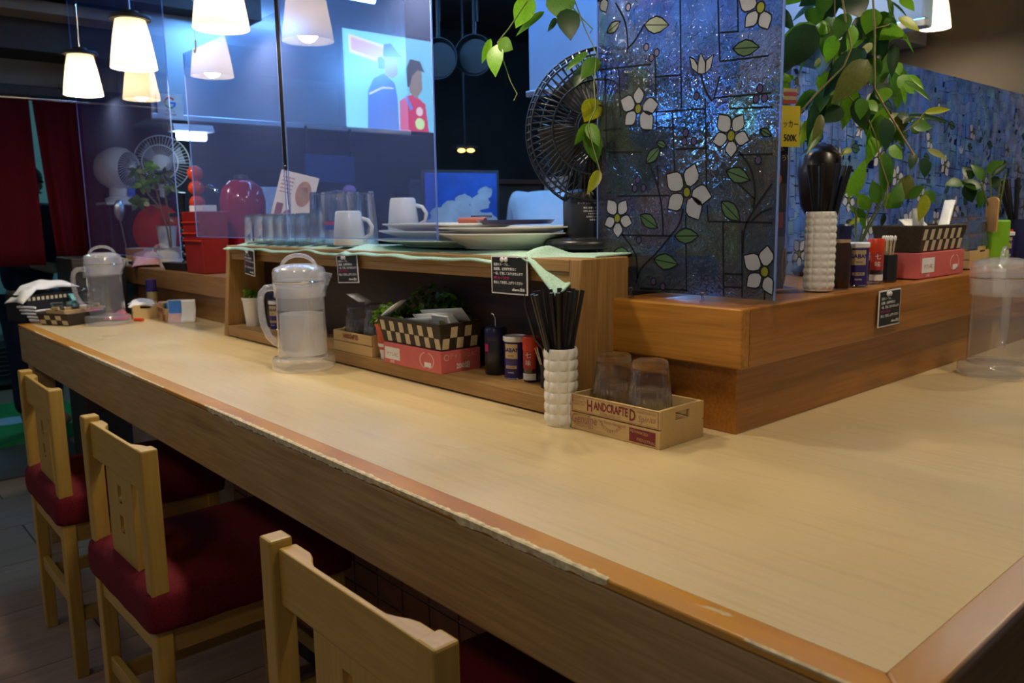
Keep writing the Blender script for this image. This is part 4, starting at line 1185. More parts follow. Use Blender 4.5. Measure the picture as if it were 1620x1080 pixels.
for p in ([(1330, 3970, 1165), (1322, 3965, 1260), (1300, 3960, 1360), (1280, 3965, 1480)], [(1335, 3968, 1165), (1330, 3950, 1300), (1310, 3920, 1420), (1312, 3905, 1515)],
          [(1300, 3960, 1360), (1260, 3985, 1420), (1235, 4000, 1470)], [(1280, 3965, 1480), (1250, 3990, 1510), (1225, 4010, 1535)], [(1300, 3960, 1360), (1250, 3990, 1385), (1222, 4010, 1397)]):
    stem(t, p, .004)

# ================================================================== on top of the shelf unit
t = thing('mint_towel', 'mint green towel spread along the shelf unit top', 'towel', (0, 0, 0))
m = MB()
def tow(a, b):
    y = 1.10+1.66*(1-a)          # a: left to right in view
    x = 1.118+.24*b-.005*math.sin(11*a+1)*(1-b)-.002*math.sin(29*a)*(1-b)
    z = UT+.004+.002*math.sin(23*a+3*b)+.0012*math.sin(41*a)*(1-b)
    d = max(0, 1-abs(y-1.120)/.085)             # corner that hangs down
    if b < .30:
        k = (.30-b)/.30
        x -= .012*k
        z -= k*(.015+.002*math.sin(31*a)+.0015*math.sin(67*a))
        z -= k*d*.062; x -= .012*k*d
    g = math.exp(-((y-1.235)/.016)**2)+.6*math.exp(-((y-1.96)/.02)**2)
    z += .018*g*math.sin(PI*min(1, b*1.6+.15))
    return (x, y, z)
m.grid(tow, 220, 26)
m.build('towel_sheet', M['mint'], t, smooth=180, solid=.004)
# plates, oval and round
def plate(label, loc, rx, ry, h=.022, mat=None, tilt=(0, 0), rz=0):
    m = MB(); m.lathe([(0, .004), (.55, .004), (.62, 0), (.60, .003), (.66, .006), (1.0, h), (1.0, h+.003), (.66, .010), (.55, .008), (0, .008)], 48)
    m.v = [(x*rx, y*ry, z) for x, y, z in m.v]
    o = m.build('serving_plate', mat or M['white'], None, smooth=50)
    o.location = loc; o.rotation_euler = (tilt[0], tilt[1], rz)
    return tag(o, label, 'plate', 'plates stacked on the shelf unit')
M['greenplate'] = plain('celadon_glaze', (.50, .66, .56), .2, var=.1)
plate('pale green rimmed oval plate lowest on the left of the stack', (1.275, 1.71, UT+.010), .135, .25, .016, M['greenplate'])
plate('white oval plate in the middle of the left stack', (1.275, 1.72, UT+.027), .130, .235)
plate('white oval plate on top of the left stack', (1.275, 1.70, UT+.045), .128, .24)
plate('large white platter lowest beside the black fan', (1.285, 1.475, UT+.010), .15, .19, .034)
plate('white platter on top beside the black fan', (1.290, 1.49, UT+.040), .145, .215, .018)
t = thing('small_pan', 'small dark pan with a brown grip lying on the white platter', 'pan', (1.300, 1.50, UT+.066))
m = MB(); m.lathe([(0, 0), (.085, 0), (.095, .010), (.092, .010), (.083, .003), (0, .003)], 36, (0, -.04, 0)); m.build('pan_body', M['navy'], t, smooth=40)
MB().tube([(-.02, .05, .008), (-.03, .10, .010), (-.03, .14, .010)], .008, 8).build('grip', plain('brown_grip', (.30, .06, .02), .4), t, smooth=60)
MB().bx(-.01, .01, .06, .12, .016, .022).build('foil_strip', M['chrome'], t)
def mug(label, loc, rz):
    t = thing('coffee_mug', label, 'mug', loc, rz, 'upturned white mugs')
    MB().lathe([(.044, 0), (.046, .003), (.042, .05), (.037, .092), (.033, .097), (0, .098), (0, .094), (.030, .092), (.038, .05), (.043, 0)], 36).build('mug_body', M['white'], t, smooth=40)
    MB().tube([(.040, 0, .075), (.058, 0, .070), (.070, 0, .052), (.066, 0, .030), (.044, 0, .018)], .006, 8).build('handle', M['white'], t, smooth=60)
    return t
mug('upturned white mug nearest the stacked plates edge', (1.190, 2.055, UT+.010), -.9)
mug('upturned white mug standing on the plates behind', (1.330, 1.985, UT+.045), -.9)
TG = MB(); TG.lathe([(.037, 0), (.034, .075), (.030, .150), (.028, .155), (0, .156), (0, .150), (.026, .146), (.032, .075), (.0350, 0), (.037, 0)], 32)
TGM = TG.mesh('tall_glass', M['glass'], 40)
SG = MB(); SG.lathe([(.032, 0), (.030, .05), (.028, .082), (.022, .094), (0, .096), (0, .090), (.02, .088), (.0258, .079), (.028, .05), (.0300, 0), (.032, 0)], 32)
SGM = SG.mesh('small_glass', M['glass'], 40)
for k, (x, y) in enumerate(((1.19, 2.70), (1.19, 2.625), (1.19, 2.55), (1.19, 2.475), (1.19, 2.40), (1.19, 2.325), (1.27, 2.66), (1.27, 2.585), (1.27, 2.51), (1.27, 2.435), (1.27, 2.36), (1.27, 2.28))):
    o = obj_of(SGM, 'small_glass', None, (x, y, UT+.010), (0, 0, k))
    tag(o, 'small upturned glass %s from left in the %s row on the shelf unit' % (('first', 'second', 'third', 'fourth', 'fifth', 'sixth')[k % 6], ('front', 'rear')[k//6]), 'glass', 'upturned glasses on the shelf unit top')
for k, (x, y) in enumerate(((1.265, 2.205), (1.205, 2.150), (1.20, 2.235), (1.29, 2.13))):
    o = obj_of(TGM, 'tall_glass', None, (x, y, UT+.010), (0, 0, k))
    tag(o, ('tall upturned glass at the back left beside the mugs', 'tall upturned glass with a red and blue band beside the mugs', 'tall upturned glass at the front left beside the mugs', 'tall upturned glass at the back right beside the mugs')[k], 'glass', 'tall glasses on the shelf unit top')
    if k == 1:
        MB().lathe([(.0357, .058), (.0352, .068)], 32).build('red_band', plain('red_band', (.5, .03, .05), .4), o, smooth=60)
        MB().lathe([(.0360, .044), (.0356, .058)], 32).build('blue_band', plain('blue_band', (.02, .06, .3), .4), o, smooth=60)
# menu card
t = thing('menu_card', 'cream menu card with dish pictures leaning behind the glasses', 'menu', (1.32, 2.74, UT+.012), -PI/2+.60)
A = Matrix.Rotation(-.16, 3, 'X') @ Matrix.Rotation(.24, 3, 'Y')
def mc(u0, u1, v0, v1, y=0):
    return [tuple(A @ Vector(((u-.5)*.155, y, v*.245))) for u, v in ((u0, v0), (u1, v0), (u1, v1), (u0, v1))]
MB().poly(mc(0, 1, 0, 1)).build('card_sheet', plain('cream_card', (.66, .58, .54), .6, var=.04), t, solid=.002)
def el(cu, cv, ru, rv, mat):
    pts = [tuple(A @ Vector(((cu+ru*math.cos(a*PI/12)-.5)*.155, -.002, (cv+rv*math.sin(a*PI/12))*.245))) for a in range(24)]
    MB().poly(pts).build('printed_dish', mat, t)
dish = [plain('print_brown', (.42, .18, .10), .6), plain('print_plum', (.20, .06, .10), .6), plain('print_gold', (.50, .30, .12), .6)]
el(.70, .72, .20, .19, dish[0]); el(.70, .72, .12, .11, dish[2]); el(.42, .32, .13, .13, dish[1]); el(.78, .28, .12, .12, dish[0])
MB().poly(mc(.08, .26, .30, .52, -.002)).build('printed_picture', dish[1], t)
MB().poly(mc(.08, .26, .08, .24, -.002)).build('printed_picture', dish[0], t)
for k in range(5):
    MB().poly(mc(.08, .40, .90-.055*k, .915-.055*k, -.002)).build('printed_line', M['ink_soft'], t)

# ---- black circulator fan
t = thing('circulator_fan', 'black round circulator fan standing at the right end of the shelf unit', 'fan', (1.345, 1.265, UT+.002), 0)
MB().lathe([(0, .006), (.085, .006), (.098, .010), (.100, .020), (.094, .030), (.070, .034), (0, .035)], 48).build('foot', M['black'], t, smooth=50)
MB().lathe([(0, .034), (.056, .034), (.056, .120), (.052, .132), (.030, .140), (0, .142)], 40).build('pedestal', M['black'], t, smooth=40)
c0 = Vector((0, -.045, .265)); S_ = .172
yaw = math.atan2(-.74, -.67)
A = Matrix.Rotation(yaw+.42, 3, 'Z') @ Matrix.Rotation(PI/2, 3, 'Y')     # blows towards the customers, away to the left
A = Matrix.Rotation(yaw+PI-.30, 3, 'Z') @ Matrix.Rotation(PI/2, 3, 'Y')
MB().lathe([(0, .07), (.05, .068), (.06, .05), (.06, -.02), (.045, -.045), (0, -.05)], 32, c0, A).build('motor', M['blackm'], t, smooth=40)
def W(r, a, z): return tuple(A @ Vector((r*math.cos(a), r*math.sin(a), z))+c0)
NSP = 64
g = MB()
for k in range(NSP):
    a = 2*PI*k/NSP
    g.tube([W(.042, a+.16, -.062), (W(.095, a+.10, -.058)), W(.150, a+.02, -.040), W(S_, a, -.010), W(S_+.001, a, .012)], .0017, 4)
g.build('rear_grille_spokes', M['black'], t)['kind'] = 'stuff'
g = MB()
for k in range(NSP):
    a = 2*PI*k/NSP
    g.tube([W(S_, a, .012), W(.160, a-.03, .046), W(.10, a-.10, .062), W(.040, a-.16, .066)], .0017, 4)
g.build('front_grille_spokes', M['black'], t)['kind'] = 'stuff'
for r, z in ((S_+.001, .012), (.152, -.0395), (.098, -.0575), (.045, -.062), (S_, -.010), (.155, .048), (.10, .062)):
    MB().tube([W(r, 2*PI*k/56, z) for k in range(57)], .0024, 6, False).build('grille_ring', M['black'], t, smooth=60)
for k in range(5):
    a = 2*PI*k/5
    q = [W(.05, a-.25, .02), W(.10, a-.35, .03), W(.145, a-.30, .028), W(.148, a+.35, .0), W(.10, a+.45, -.012), W(.05, a+.45, -.015)]
    MB().poly(q).build('blade', M['blackm'], t, solid=.003)
ft = [('サーキュレーター  型番 SK-20', .0052, .108), ('警告 感電・けがのおそれ', .004, .098), ('羽根に指などを入れないこと', .0035, .091), ('水をかけないこと', .0035, .085), ('定格電圧100V 50/60Hz', .0035, .079), ('消費電力 32W', .0035, .072)]
for s, z_, h in ft:
    o = text('lettering', s, z_*1.15, M['chalk'], t, (.0565*math.cos(yaw+.2), .0565*math.sin(yaw+.2), h), FACE_Y, wrap=.0565)
    o.rotation_euler = (0, 0, yaw+.2+PI/2)
MB().tube([(-.10, -.02, .012), (-.185, -.03, .006), (-.226, -.035, -.03), (-.235, -.045, -.10), (-.218, -.055, -.17), (-.170, -.095, -.25), (-.155, -.130, -.316)], .0032, 8).build('power_cord', M['black'], t, smooth=60)

# ================================================================== acrylic sheets hung over the counter
PX = 1.020
M['strap'] = plain('black_webbing', (.002, .002, .003), .9, spec=.05)
def sheet(label, y0, y1, z0, z1, hooks=(), mat='acrylic'):
    t = thing('acrylic_sheet', label, 'panel', (PX, (y0+y1)/2, z0), 0, 'hanging acrylic sheets')
    h = z1-z0; wd = (y1-y0)/2
    MB().bx(-.0012, .0012, -wd, wd, 0, h).build('sheet', M[mat], t)
    for s in (-1, 1):
        MB().bx(-.0016, .0016, s*wd-.0015, s*wd+.0015, 0, h).build('polished_edge', M['acr_edge'], t)
    MB().bx(-.0016, .0016, -wd, wd, -.001, .001).build('polished_edge', M['acr_edge'], t)
    for yy in hooks:
        y = yy-(y0+y1)/2
        hk = MB()
        hk.tube([(0, y, h+.024), (0, y, h-.004), (0, y+.004, h-.012), (0, y+.012, h-.012), (0, y+.014, h-.002)], .0030, 8)
        hk.build('hook', M['whitepl'], t, smooth=60)
        MB().tube([(0, y, h+.024), (0, y, 2.6-z0)], .0008, 5).build('hanging_wire', M['chrome'], t)
    return t
sheet('clear acrylic sheet hung left of the red holder above the far counter', 2.935, 4.12, 1.165, 2.42, (), 'acrylic_b')
sheet('clear acrylic sheet hung over the left half of the shelf unit', 2.092, 2.770, 1.248, 1.843, (2.66, 2.30))
sheet('clear acrylic sheet hung over the right half of the shelf unit reflecting a screen', 1.395, 2.070, 1.252, 2.10)
t = thing('black_strap', 'narrow black strap hanging between two acrylic sheets', 'strap', (PX, 2.081, 1.262))
MB().bx(-.002, .002, -.010, .010, .175, 1.338).build('strap_band', M['strap'], t)
MB().tube([(0, 0, .18), (0, -.002, .09), (.004, -.006, 0)], .0016, 6).build('cord', M['navy'], t)
MB().ball((0, 0, .178), (.005, .005, .008), 10, 8).build('toggle', M['black'], t, smooth=60)

# ================================================================== stained film panels
def film(name, cells=9.0, bright=1.0, tran=.05, lines=False):
    m, tt, out = nt(name)
    tc = tt.nodes.new('ShaderNodeTexCoord')
    mp = tt.nodes.new('ShaderNodeMapping'); mp.inputs['Scale'].default_value = (1, 0, 1.15)
    vo = tt.nodes.new('ShaderNodeTexVoronoi'); vo.distance = 'CHEBYCHEV'; vo.inputs['Scale'].default_value = cells; vo.inputs['Randomness'].default_value = .75
    tt.links.new(tc.outputs['Object'], mp.inputs[0]); tt.links.new(mp.outputs[0], vo.inputs['Vector'])
    sp = tt.nodes.new('ShaderNodeSeparateColor'); tt.links.new(vo.outputs['Color'], sp.inputs[0])
    cr = ramp(tt, sp.outputs[0], [(.0, (.42, .52, .62)), (.2, (.30, .42, .66)), (.36, (.46, .40, .60)), (.52, (.50, .62, .46)), (.66, (.56, .54, .62)), (.80, (.62, .50, .52)), (1.0, (.36, .50, .60))])
    if lines:
        for e_ in cr.color_ramp.elements:
            e_.color = tuple(min(1, .30+.85*q) for q in e_.color[:3])+(1,)
    n1 = noise(tt, 14, detail=2)
    r1 = ramp(tt, n1.outputs[0], [(.3, (.60,)*3), (.7, (1.0,)*3)])
    mx = tt.nodes.new('ShaderNodeMix'); mx.data_type = 'RGBA'; mx.blend_type = 'MULTIPLY'; mx.inputs[0].default_value = 1
    tt.links.new(cr.outputs[0], mx.inputs[6]); tt.links.new(r1.outputs[0], mx.inputs[7])
    if lines:
        v2 = tt.nodes.new('ShaderNodeTexVoronoi'); v2.distance = 'CHEBYCHEV'; v2.feature = 'F2'; v2.inputs['Scale'].default_value = cells; v2.inputs['Randomness'].default_value = .75
        tt.links.new(mp.outputs[0], v2.inputs['Vector'])
        sb = tt.nodes.new('ShaderNodeMath'); sb.operation = 'SUBTRACT'
        tt.links.new(v2.outputs['Distance'], sb.inputs[0]); tt.links.new(vo.outputs['Distance'], sb.inputs[1])
        rl = ramp(tt, sb.outputs[0], [(.008, (.16, .16, .20)), (.022, (1, 1, 1))])
        m3 = tt.nodes.new('ShaderNodeMix'); m3.data_type = 'RGBA'; m3.blend_type = 'MULTIPLY'; m3.inputs[0].default_value = 1
        tt.links.new(mx.outputs[2], m3.inputs[6]); tt.links.new(rl.outputs[0], m3.inputs[7])
        mx = m3
    n2 = noise(tt, 60, detail=2, rough=.5, dist=1.0)
    b = principled(tt, (.5, .5, .5), .05, 0, .6, .93, 1.30)
    tt.links.new(mx.outputs[2], b.inputs['Base Color'])
    bp = tt.nodes.new('ShaderNodeBump'); bp.inputs['Strength'].default_value = 1.0; bp.inputs['Distance'].default_value = .005
    tt.links.new(n2.outputs[0], bp.inputs['Height']); tt.links.new(bp.outputs[0], b.inputs['Normal'])
    tl = tt.nodes.new('ShaderNodeBsdfTranslucent'); tt.links.new(mx.outputs[2], tl.inputs[0])
    tr = tt.nodes.new('ShaderNodeBsdfTransparent'); tt.links.new(mx.outputs[2], tr.inputs[0])
    x1 = tt.nodes.new('ShaderNodeMixShader'); x1.inputs[0].default_value = tran
    tt.links.new(b.outputs[0], x1.inputs[1]); tt.links.new(tl.outputs[0], x1.inputs[2])
    x2 = tt.nodes.new('ShaderNodeMixShader'); x2.inputs[0].default_value = .28
    tt.links.new(x1.outputs[0], x2.inputs[1]); tt.links.new(tr.outputs[0], x2.inputs[2])
    tt.links.new(x2.outputs[0], out.inputs[0])
    return m
M['film'] = film('stained_film')
M['film_b'] = film('stained_film_dense', 24.0, 1, .70, True)
M['lead'] = plain('lead_line', (.004, .005, .007), .7, spec=.15, var=.2)
def petalmat(name, c, e=.5):
    m, tt, out = nt(name)
    d = principled(tt, c, .3, 0, .5)
    n = noise(tt, 60, detail=2); r = ramp(tt, n.outputs[0], [(.3, tuple(x*.8 for x in c)), (.7, c)])
    tt.links.new(r.outputs[0], d.inputs['Base Color'])
    tl = tt.nodes.new('ShaderNodeBsdfTranslucent'); tl.inputs[0].default_value = rgba(c)
    x = tt.nodes.new('ShaderNodeMixShader'); x.inputs[0].default_value = e
    tt.links.new(d.outputs[0], x.inputs[1]); tt.links.new(tl.outputs[0], x.inputs[2])
    tt.links.new(x.outputs[0], out.inputs[0])
    return m
M['petal'] = petalmat('white_petal_print', (.74, .79, .92), .65)  # bluish tone puts the blue backlight into the white petals
M['petal_b'] = petalmat('pale_petal_print', (.86, .86, .90), .35)
M['heart'] = petalmat('yellow_green_print', (.30, .34, .04))
M['pleaf'] = petalmat('green_leaf_print', (.10, .20, .10))
M['berry'] = petalmat('violet_berry_print', (.10, .08, .24))
def ribbon(m, pts, w_, y):
    pts = [Vector((p[0], p[1])) for p in pts]
    L = []; Rr = []
    for i, p in enumerate(pts):
        d = pts[min(i+1, len(pts)-1)]-pts[max(i-1, 0)]; d.normalize(); n = Vector((-d.y, d.x))*w_
        L.append(p+n); Rr.append(p-n)
    for i in range(len(pts)-1):
        m.poly([(L[i].x, y, L[i].y), (L[i+1].x, y, L[i+1].y), (Rr[i+1].x, y, Rr[i+1].y), (Rr[i].x, y, Rr[i].y)])
def smooth_line(pts, n=5):
    if len(pts) < 3: return pts
    P = [pts[0]]+list(pts)+[pts[-1]]; out = []
    for i in range(1, len(P)-2):
        for k in range(n):
            t_ = k/n; a, b, c_, d = [Vector(q) for q in P[i-1:i+3]]
            out.append(tuple(.5*((2*b)+(c_-a)*t_+(2*a-5*b+4*c_-d)*t_*t_+(3*b-a-3*c_+d)*t_**3)))
    out.append(pts[-1]); return out
def petal_pts(c, tip, wd):
    c = Vector(c); tp = Vector(tip); d = tp-c; L = d.length; d.normalize(); n = Vector((-d.y, d.x))
    prof = [(.22, .10), (.36, .25), (.54, .36), (.70, .33), (.85, .18), (1, 0)]
    a = [c+d*L*t_+n*w_*L*wd for t_, w_ in prof]; b = [c+d*L*t_-n*w_*L*wd for t_, w_ in prof[:-1]][::-1]
    return [tuple(p) for p in a+b]
def film_print(t, du=0.0, dv=0.0, sc_=1.0, wlim=(-.03, .46), y=-.0022, pm='petal'):
    T = lambda p: (p[0]/1000*sc_+du, p[1]/1000*sc_+dv)
    ins = lambda p: wlim[0] <= p[0] <= wlim[1]
    ld = MB()
    for l in LEADS:
        q = [T(p) for p in smooth_line(l)]
        q = [p for p in q if ins(p)]
        if len(q) > 1: ribbon(ld, q, (.0016 if len(l) < 3 else .0019)*sc_, y)
    for c_, tips in FLOWERS:
        cc = T(c_)
        if not ins(cc): continue
        fl = thing_child('flower_print', t)
        hr = None
        for tp in tips:
            q = petal_pts(cc, T(tp), .90)
            q = [(min(max(a, wlim[0]), wlim[1]), b) for a, b in q]
            MB().poly([(a, y-.0002, b) for a, b in q]).build('petal', M[pm], fl)
            ribbon(ld, q+[q[0]], .0013*sc_, y-.0004)
        hr = .010*sc_
        q = [(cc[0]+hr*.85*math.cos(k*PI/8), cc[1]+hr*math.sin(k*PI/8)) for k in range(17)]
        MB().poly([(a, y-.0006, b) for a, b in q[:-1]]).build('flower_heart', M['heart'], fl)
        ribbon(ld, q, .0014*sc_, y-.0008)
    for a_, b_ in FLEAVES:
        A_, B_ = T(a_), T(b_)
        if not (ins(A_) and ins(B_)): continue
        c_ = Vector(A_); d = Vector(B_)-c_; L = d.length; d.normalize(); n = Vector((-d.y, d.x))
        pr = [(0, 0), (.2, .17), (.45, .26), (.7, .20), (1, 0)]
        q = [tuple(c_+d*L*s_+n*L*w_) for s_, w_ in pr]+[tuple(c_+d*L*s_-n*L*w_) for s_, w_ in pr[-2:0:-1]]
        MB().poly([(a, y-.0001, b) for a, b in q]).build('leaf_print', M['pleaf'], t)
        ribbon(ld, q+[q[0]], .0014*sc_, y-.0003); ribbon(ld, [q[0], q[4]], .0009*sc_, y-.0003)
    for b_ in BERRIES:
        cc = T(b_)
        if not ins(cc): continue
        q = [(cc[0]+.0062*sc_*math.cos(k*PI/7), cc[1]+.0072*sc_*math.sin(k*PI/7)) for k in range(15)]
        MB().poly([(a, y-.0001, b) for a, b in q[:-1]]).build('berry_print', M['berry'], t)
        ribbon(ld, q, .0011*sc_, y-.0003)
    for pl in TULIP:
        q = [T(p) for p in pl]
        if not all(ins(p) for p in q): continue
        MB().poly([(a, y-.0001, b) for a, b in q]).build('petal', M[pm], t)
        ribbon(ld, q+[q[0]], .0013*sc_, y-.0003)
    o = ld.build('lead_lines', M['lead'], t); o['kind'] = 'stuff'
def thing_child(name, parent):
    o = bpy.data.objects.new(name, None); link(o, parent); return o

t = thing('stained_film_panel', 'blue stained-glass style panel with white flowers standing on the corner ledge', 'panel', (1.300, 1.19, 1.143), -PI/2)
MB().bx(-.002, .421, -.0015, .0015, .0, .70).build('panel_sheet', M['film'], t)
MB().bx(-.005, -.002, -.002, .002, .0, .70).build('polished_edge', M['acr_edge'], t)
MB().bx(.421, .424, -.002, .002, .0, .70).build('polished_edge', M['acr_edge'], t)
film_print(t, 0, -.003, 1, (-.002, .421))
for k, u_ in enumerate((.122, .296)):
    p = tag(MB().lathe([(0, 0), (.006, 0), (.006, .002), (.0025, .004), (.0025, .012), (.0055, .015), (.0055, .018), (0, .020)], 16).build('clear_pin', M['glass'], None, smooth=50), ('clear push pin under the left of the near flower panel', 'clear push pin under the right of the near flower panel')[k], 'pin', 'clear pins on the ledge')
    p.location = (1.262, 1.19-u_, 1.134)
t = thing('stained_film_panel', 'stained-glass style flower panel behind the hanging vine', 'panel', (2.00, 1.15, 1.133))
MB().bx(0, .62, -.0015, .0015, 0, .545).build('panel_sheet', M['film_b'], t)
MB().bx(-.004, 0, -.002, .002, 0, .545).build('polished_edge', M['acr_edge'], t)
film_print(t, .01, -.10, 1.0, (.002, .40), pm='petal_b'); film_print(t, .41, -.04, 1.0, (.405, .618), pm='petal_b')
t = thing('stained_film_panel', 'long dense stained-glass style panel behind the right pitcher', 'panel', (2.60, 1.17, 1.133))
MB().bx(0, 1.90, -.0015, .0015, 0, .625).build('panel_sheet', M['film_b'], t)
MB().bx(.225, .245, -.003, -.0016, 0, .625).build('clear_joint', M['acr_edge'], t)
for k in range(5):
    film_print(t, .38*k, -.06+.05*(k % 2), .90, (.38*k+.002, .38*k+.376), pm='petal_b')
# ================================================================== hanging vines and potted pothos
t = thing('hanging_vine', 'green vine trailing down before the black fan', 'vine')
add_leaves(t, VINE_A)
for p in (SA1, SA2, SA3): stem(t, p, .0013, 'stem_g')
t = thing('hanging_vine', 'dense leafy vine hanging over the right ledge', 'vine')
add_leaves(t, VINE_B, .55)
rv = random.Random(5)
add_leaves(t, [(b[0]+rv.randint(10, 60), b[1]+rv.randint(10, 60), b[2]+rv.randint(-25, 45), b[3]+rv.randint(0, 70), b[4]+rv.randint(0, 70), b[5]+rv.randint(-35, 35), int(b[6]*rv.uniform(.9, 1.3)), rv.choice((0, 0, 1, 1, 2))) for b in VINE_B for _ in range(2) if b[2] > 1480], .8)
for p in (SB1, SB2): stem(t, p, .0024)
for p in (SB3, SB4, SB5, SB6, SB7, SB8): stem(t, p, .0014)
t = thing('potted_pothos', 'bushy green pothos standing behind the right tissue box', 'plant')
add_leaves(t, POTHOS, .5)
for b in ((1930, 930), (1955, 900), (1985, 880), (1960, 880)):
    stem(t, [(1960, 940, 1190), ((1960+b[0])/2, (940+b[1])/2, 1270), (b[0], b[1], 1330)], .0022, 'stem_g')
t = thing('plant_pot', 'white pot of the pothos behind the right tissue box', 'pot', (1.965, .955, 1.131))
MB().lathe([(0, 0), (.040, 0), (.052, .085), (.047, .085), (.04, .06), (0, .06)], 28).build('pot_body', M['whitepl'], t, smooth=40)
t = thing('potted_pothos', 'small pothos above the green pot at the right', 'plant')
add_leaves(t, POTHOS_B, .5)
for q in ((2590, 830, 1385), (2560, 850, 1400), (2610, 825, 1395), (2530, 860, 1370)):
    stem(t, [(2630, 850, 1230), ((2630+q[0])//2, (850+q[1])//2, 1310), q], .0024, 'stem_g')
t = thing('plant_pot', 'lime green square pot behind the right glasses', 'pot', (2.630, .845, 1.131), .3)
MB().prism([(-.032, 0), (.032, 0), (.040, .135), (-.040, .135)], -.035, .035, 'y').build('pot_body', plain('lime_pot', (.20, .48, .015), .4, var=.05), t, bevel=.004)
t = thing('wooden_tag', 'small round-topped wooden plant tag stuck in the lime pot', 'tag', (2.570, .838, 1.235), .85)
pts = [(-.028, 0), (.028, 0), (.030, .085)]+[(.030*math.cos(a*PI/8), .085+.012*math.sin(a*PI/8)) for a in range(1, 8)]+[(-.030, .085)]
MB().prism(pts, 0, .004, 'y').build('tag_board', wood('tag_wood', (.58, .30, .09), (.5, .24, .07), 'z', 14, .6, fine=.1), t)
star = []
for k in range(16):
    r = .023 if k % 2 else .0195
    star.append((r*math.cos(k*PI/8), .048+r*math.sin(k*PI/8)))
sm = MB(); ribbon(sm, star+[star[0]], .0008, -.0006); sm.build('printed_star', M['ink'], t)
text('lettering', 'GOLDEN', .0095, M['ink'], t, (0, -.0006, .046), FACE_Y, bold=.0003)
text('lettering', 'POTHOS', .004, M['ink'], t, (0, -.0006, .056), FACE_Y)

# ================================================================== on the right ledge
RT = 1.134
M['cupx'] = M['white']
t = quilted_cup('white dimpled cup of chopsticks on the right ledge', (1.618, .853, RT), .165, .032, 11, 12)
chopsticks(1.618, .853, RT+.012, 11, .03, .024, 'thin black chopstick standing in the dimpled cup on the right ledge', 'chopsticks in the right ledge cup', (.012, -.006))
t = thing('sauce_bottle', 'dark sauce bottle beside the dimpled cup on the right ledge', 'bottle', (1.690, .845, RT))
MB().lathe([(0, 0), (.022, 0), (.0235, .003), (.0235, .09), (.020, .098), (0, .098)], 32).build('bottle_body', plain('soy_brown', (.035, .014, .008), .25, var=.1), t, smooth=40)
MB().lathe([(.0215, .098), (.0215, .108), (0, .108)], 28).build('collar', plain('tan_collar', (.45, .30, .18), .5), t, smooth=40)
MB().lathe([(.022, .106), (.022, .134), (.018, .138), (0, .138)], 28).build('cap', M['navy'], t, smooth=40)
spice_can('indigo and gold spice can with white lid on the right ledge', (1.768, .845, RT), .28)
shaker('red capped spice shaker on the right ledge', (1.862, .845, RT), .30)
t = thing('swab_holder', 'black pot of white cotton swabs on the right ledge', 'holder', (1.925, .842, RT))
MB().lathe([(0, 0), (.019, 0), (.019, .062), (.017, .062), (.016, .006), (0, .006)], 24).build('pot', M['blackm'], t, smooth=40)
for k in range(12):
    a = k*2.4; r = .004+.012*((k*37) % 10)/10
    p0 = (r*.3*math.cos(a), r*.3*math.sin(a), .008); p1 = (r*1.3*math.cos(a), r*1.3*math.sin(a), .100)
    s_ = MB().tube([p0, p1], .0012, 5).build('swab', M['weave_l'], t)
    MB().ball(p1, (.0028, .0028, .007), 8, 6).build('cotton_tip', M['paper'], s_, smooth=60)
tb = tissue_box('pink tissue box on the right ledge under a checkered basket', (0, 0, 0), PI/2, .27, .105, .062)
tb.location = (2.285, .805, RT); 
# mirror so that its long printed side faces the right arm of the counter
bk = basket('black and cream checkered basket of wipes on the right tissue box', (2.275, .815, RT+.062), PI/2, .25, .10, .062)
wrapped_wipe('wrapped_wipe', 'long wrapped wipe leaning out of the right basket', (2.270, .850, RT+.150), (0, -.55, .25), .15, .026)
wrapped_wipe('wrapped_wipe', 'upright wrapped wipe at the left of the right basket', (2.060, .835, RT+.130), (0, 1.4, .2), .08, .026)
for k in range(3):
    wrapped_wipe('wrapped_wipe', 'flat white wrapped wipe lying in the right basket', (2.13+.02*k, .87+.008*k, RT+.128), (.8, 0, .05), .15, .04, 'flat wipes in the right basket')
crate('wooden crate of tumblers behind the right basket', (2.44, .845, RT), 0, False, .14, .19, .05)
for k, (x, y) in enumerate(((2.485, .905), (2.570, .885))):
    who = ('left', 'right')[k]
    tumbler((x, y, RT+.010), 'lower tumbler of the %s stack in the right ledge crate' % who, 'tumblers on the right ledge')
    tumbler((x, y, RT+.058), 'upper tumbler of the %s stack in the right ledge crate' % who, 'tumblers on the right ledge')
spice_can('indigo spice can behind the right pitcher', (2.72, .850, RT), .2)
shaker('red capped shaker behind the right pitcher', (2.80, .870, RT), .2)
t = thing('chopstick_cup', 'navy chopstick cup at the right picture edge', 'cup', (2.960, .885, RT))
MB().lathe([(0, 0), (.034, 0), (.036, .13), (.032, .13), (.03, .008), (0, .008)], 28).build('cup_body', M['navy'], t, smooth=40)
chopsticks(2.960, .885, RT+.01, 6, .03, .026, 'thin black chopstick in the navy cup at the right edge', 'chopsticks in the navy cup', (-.03, .03))

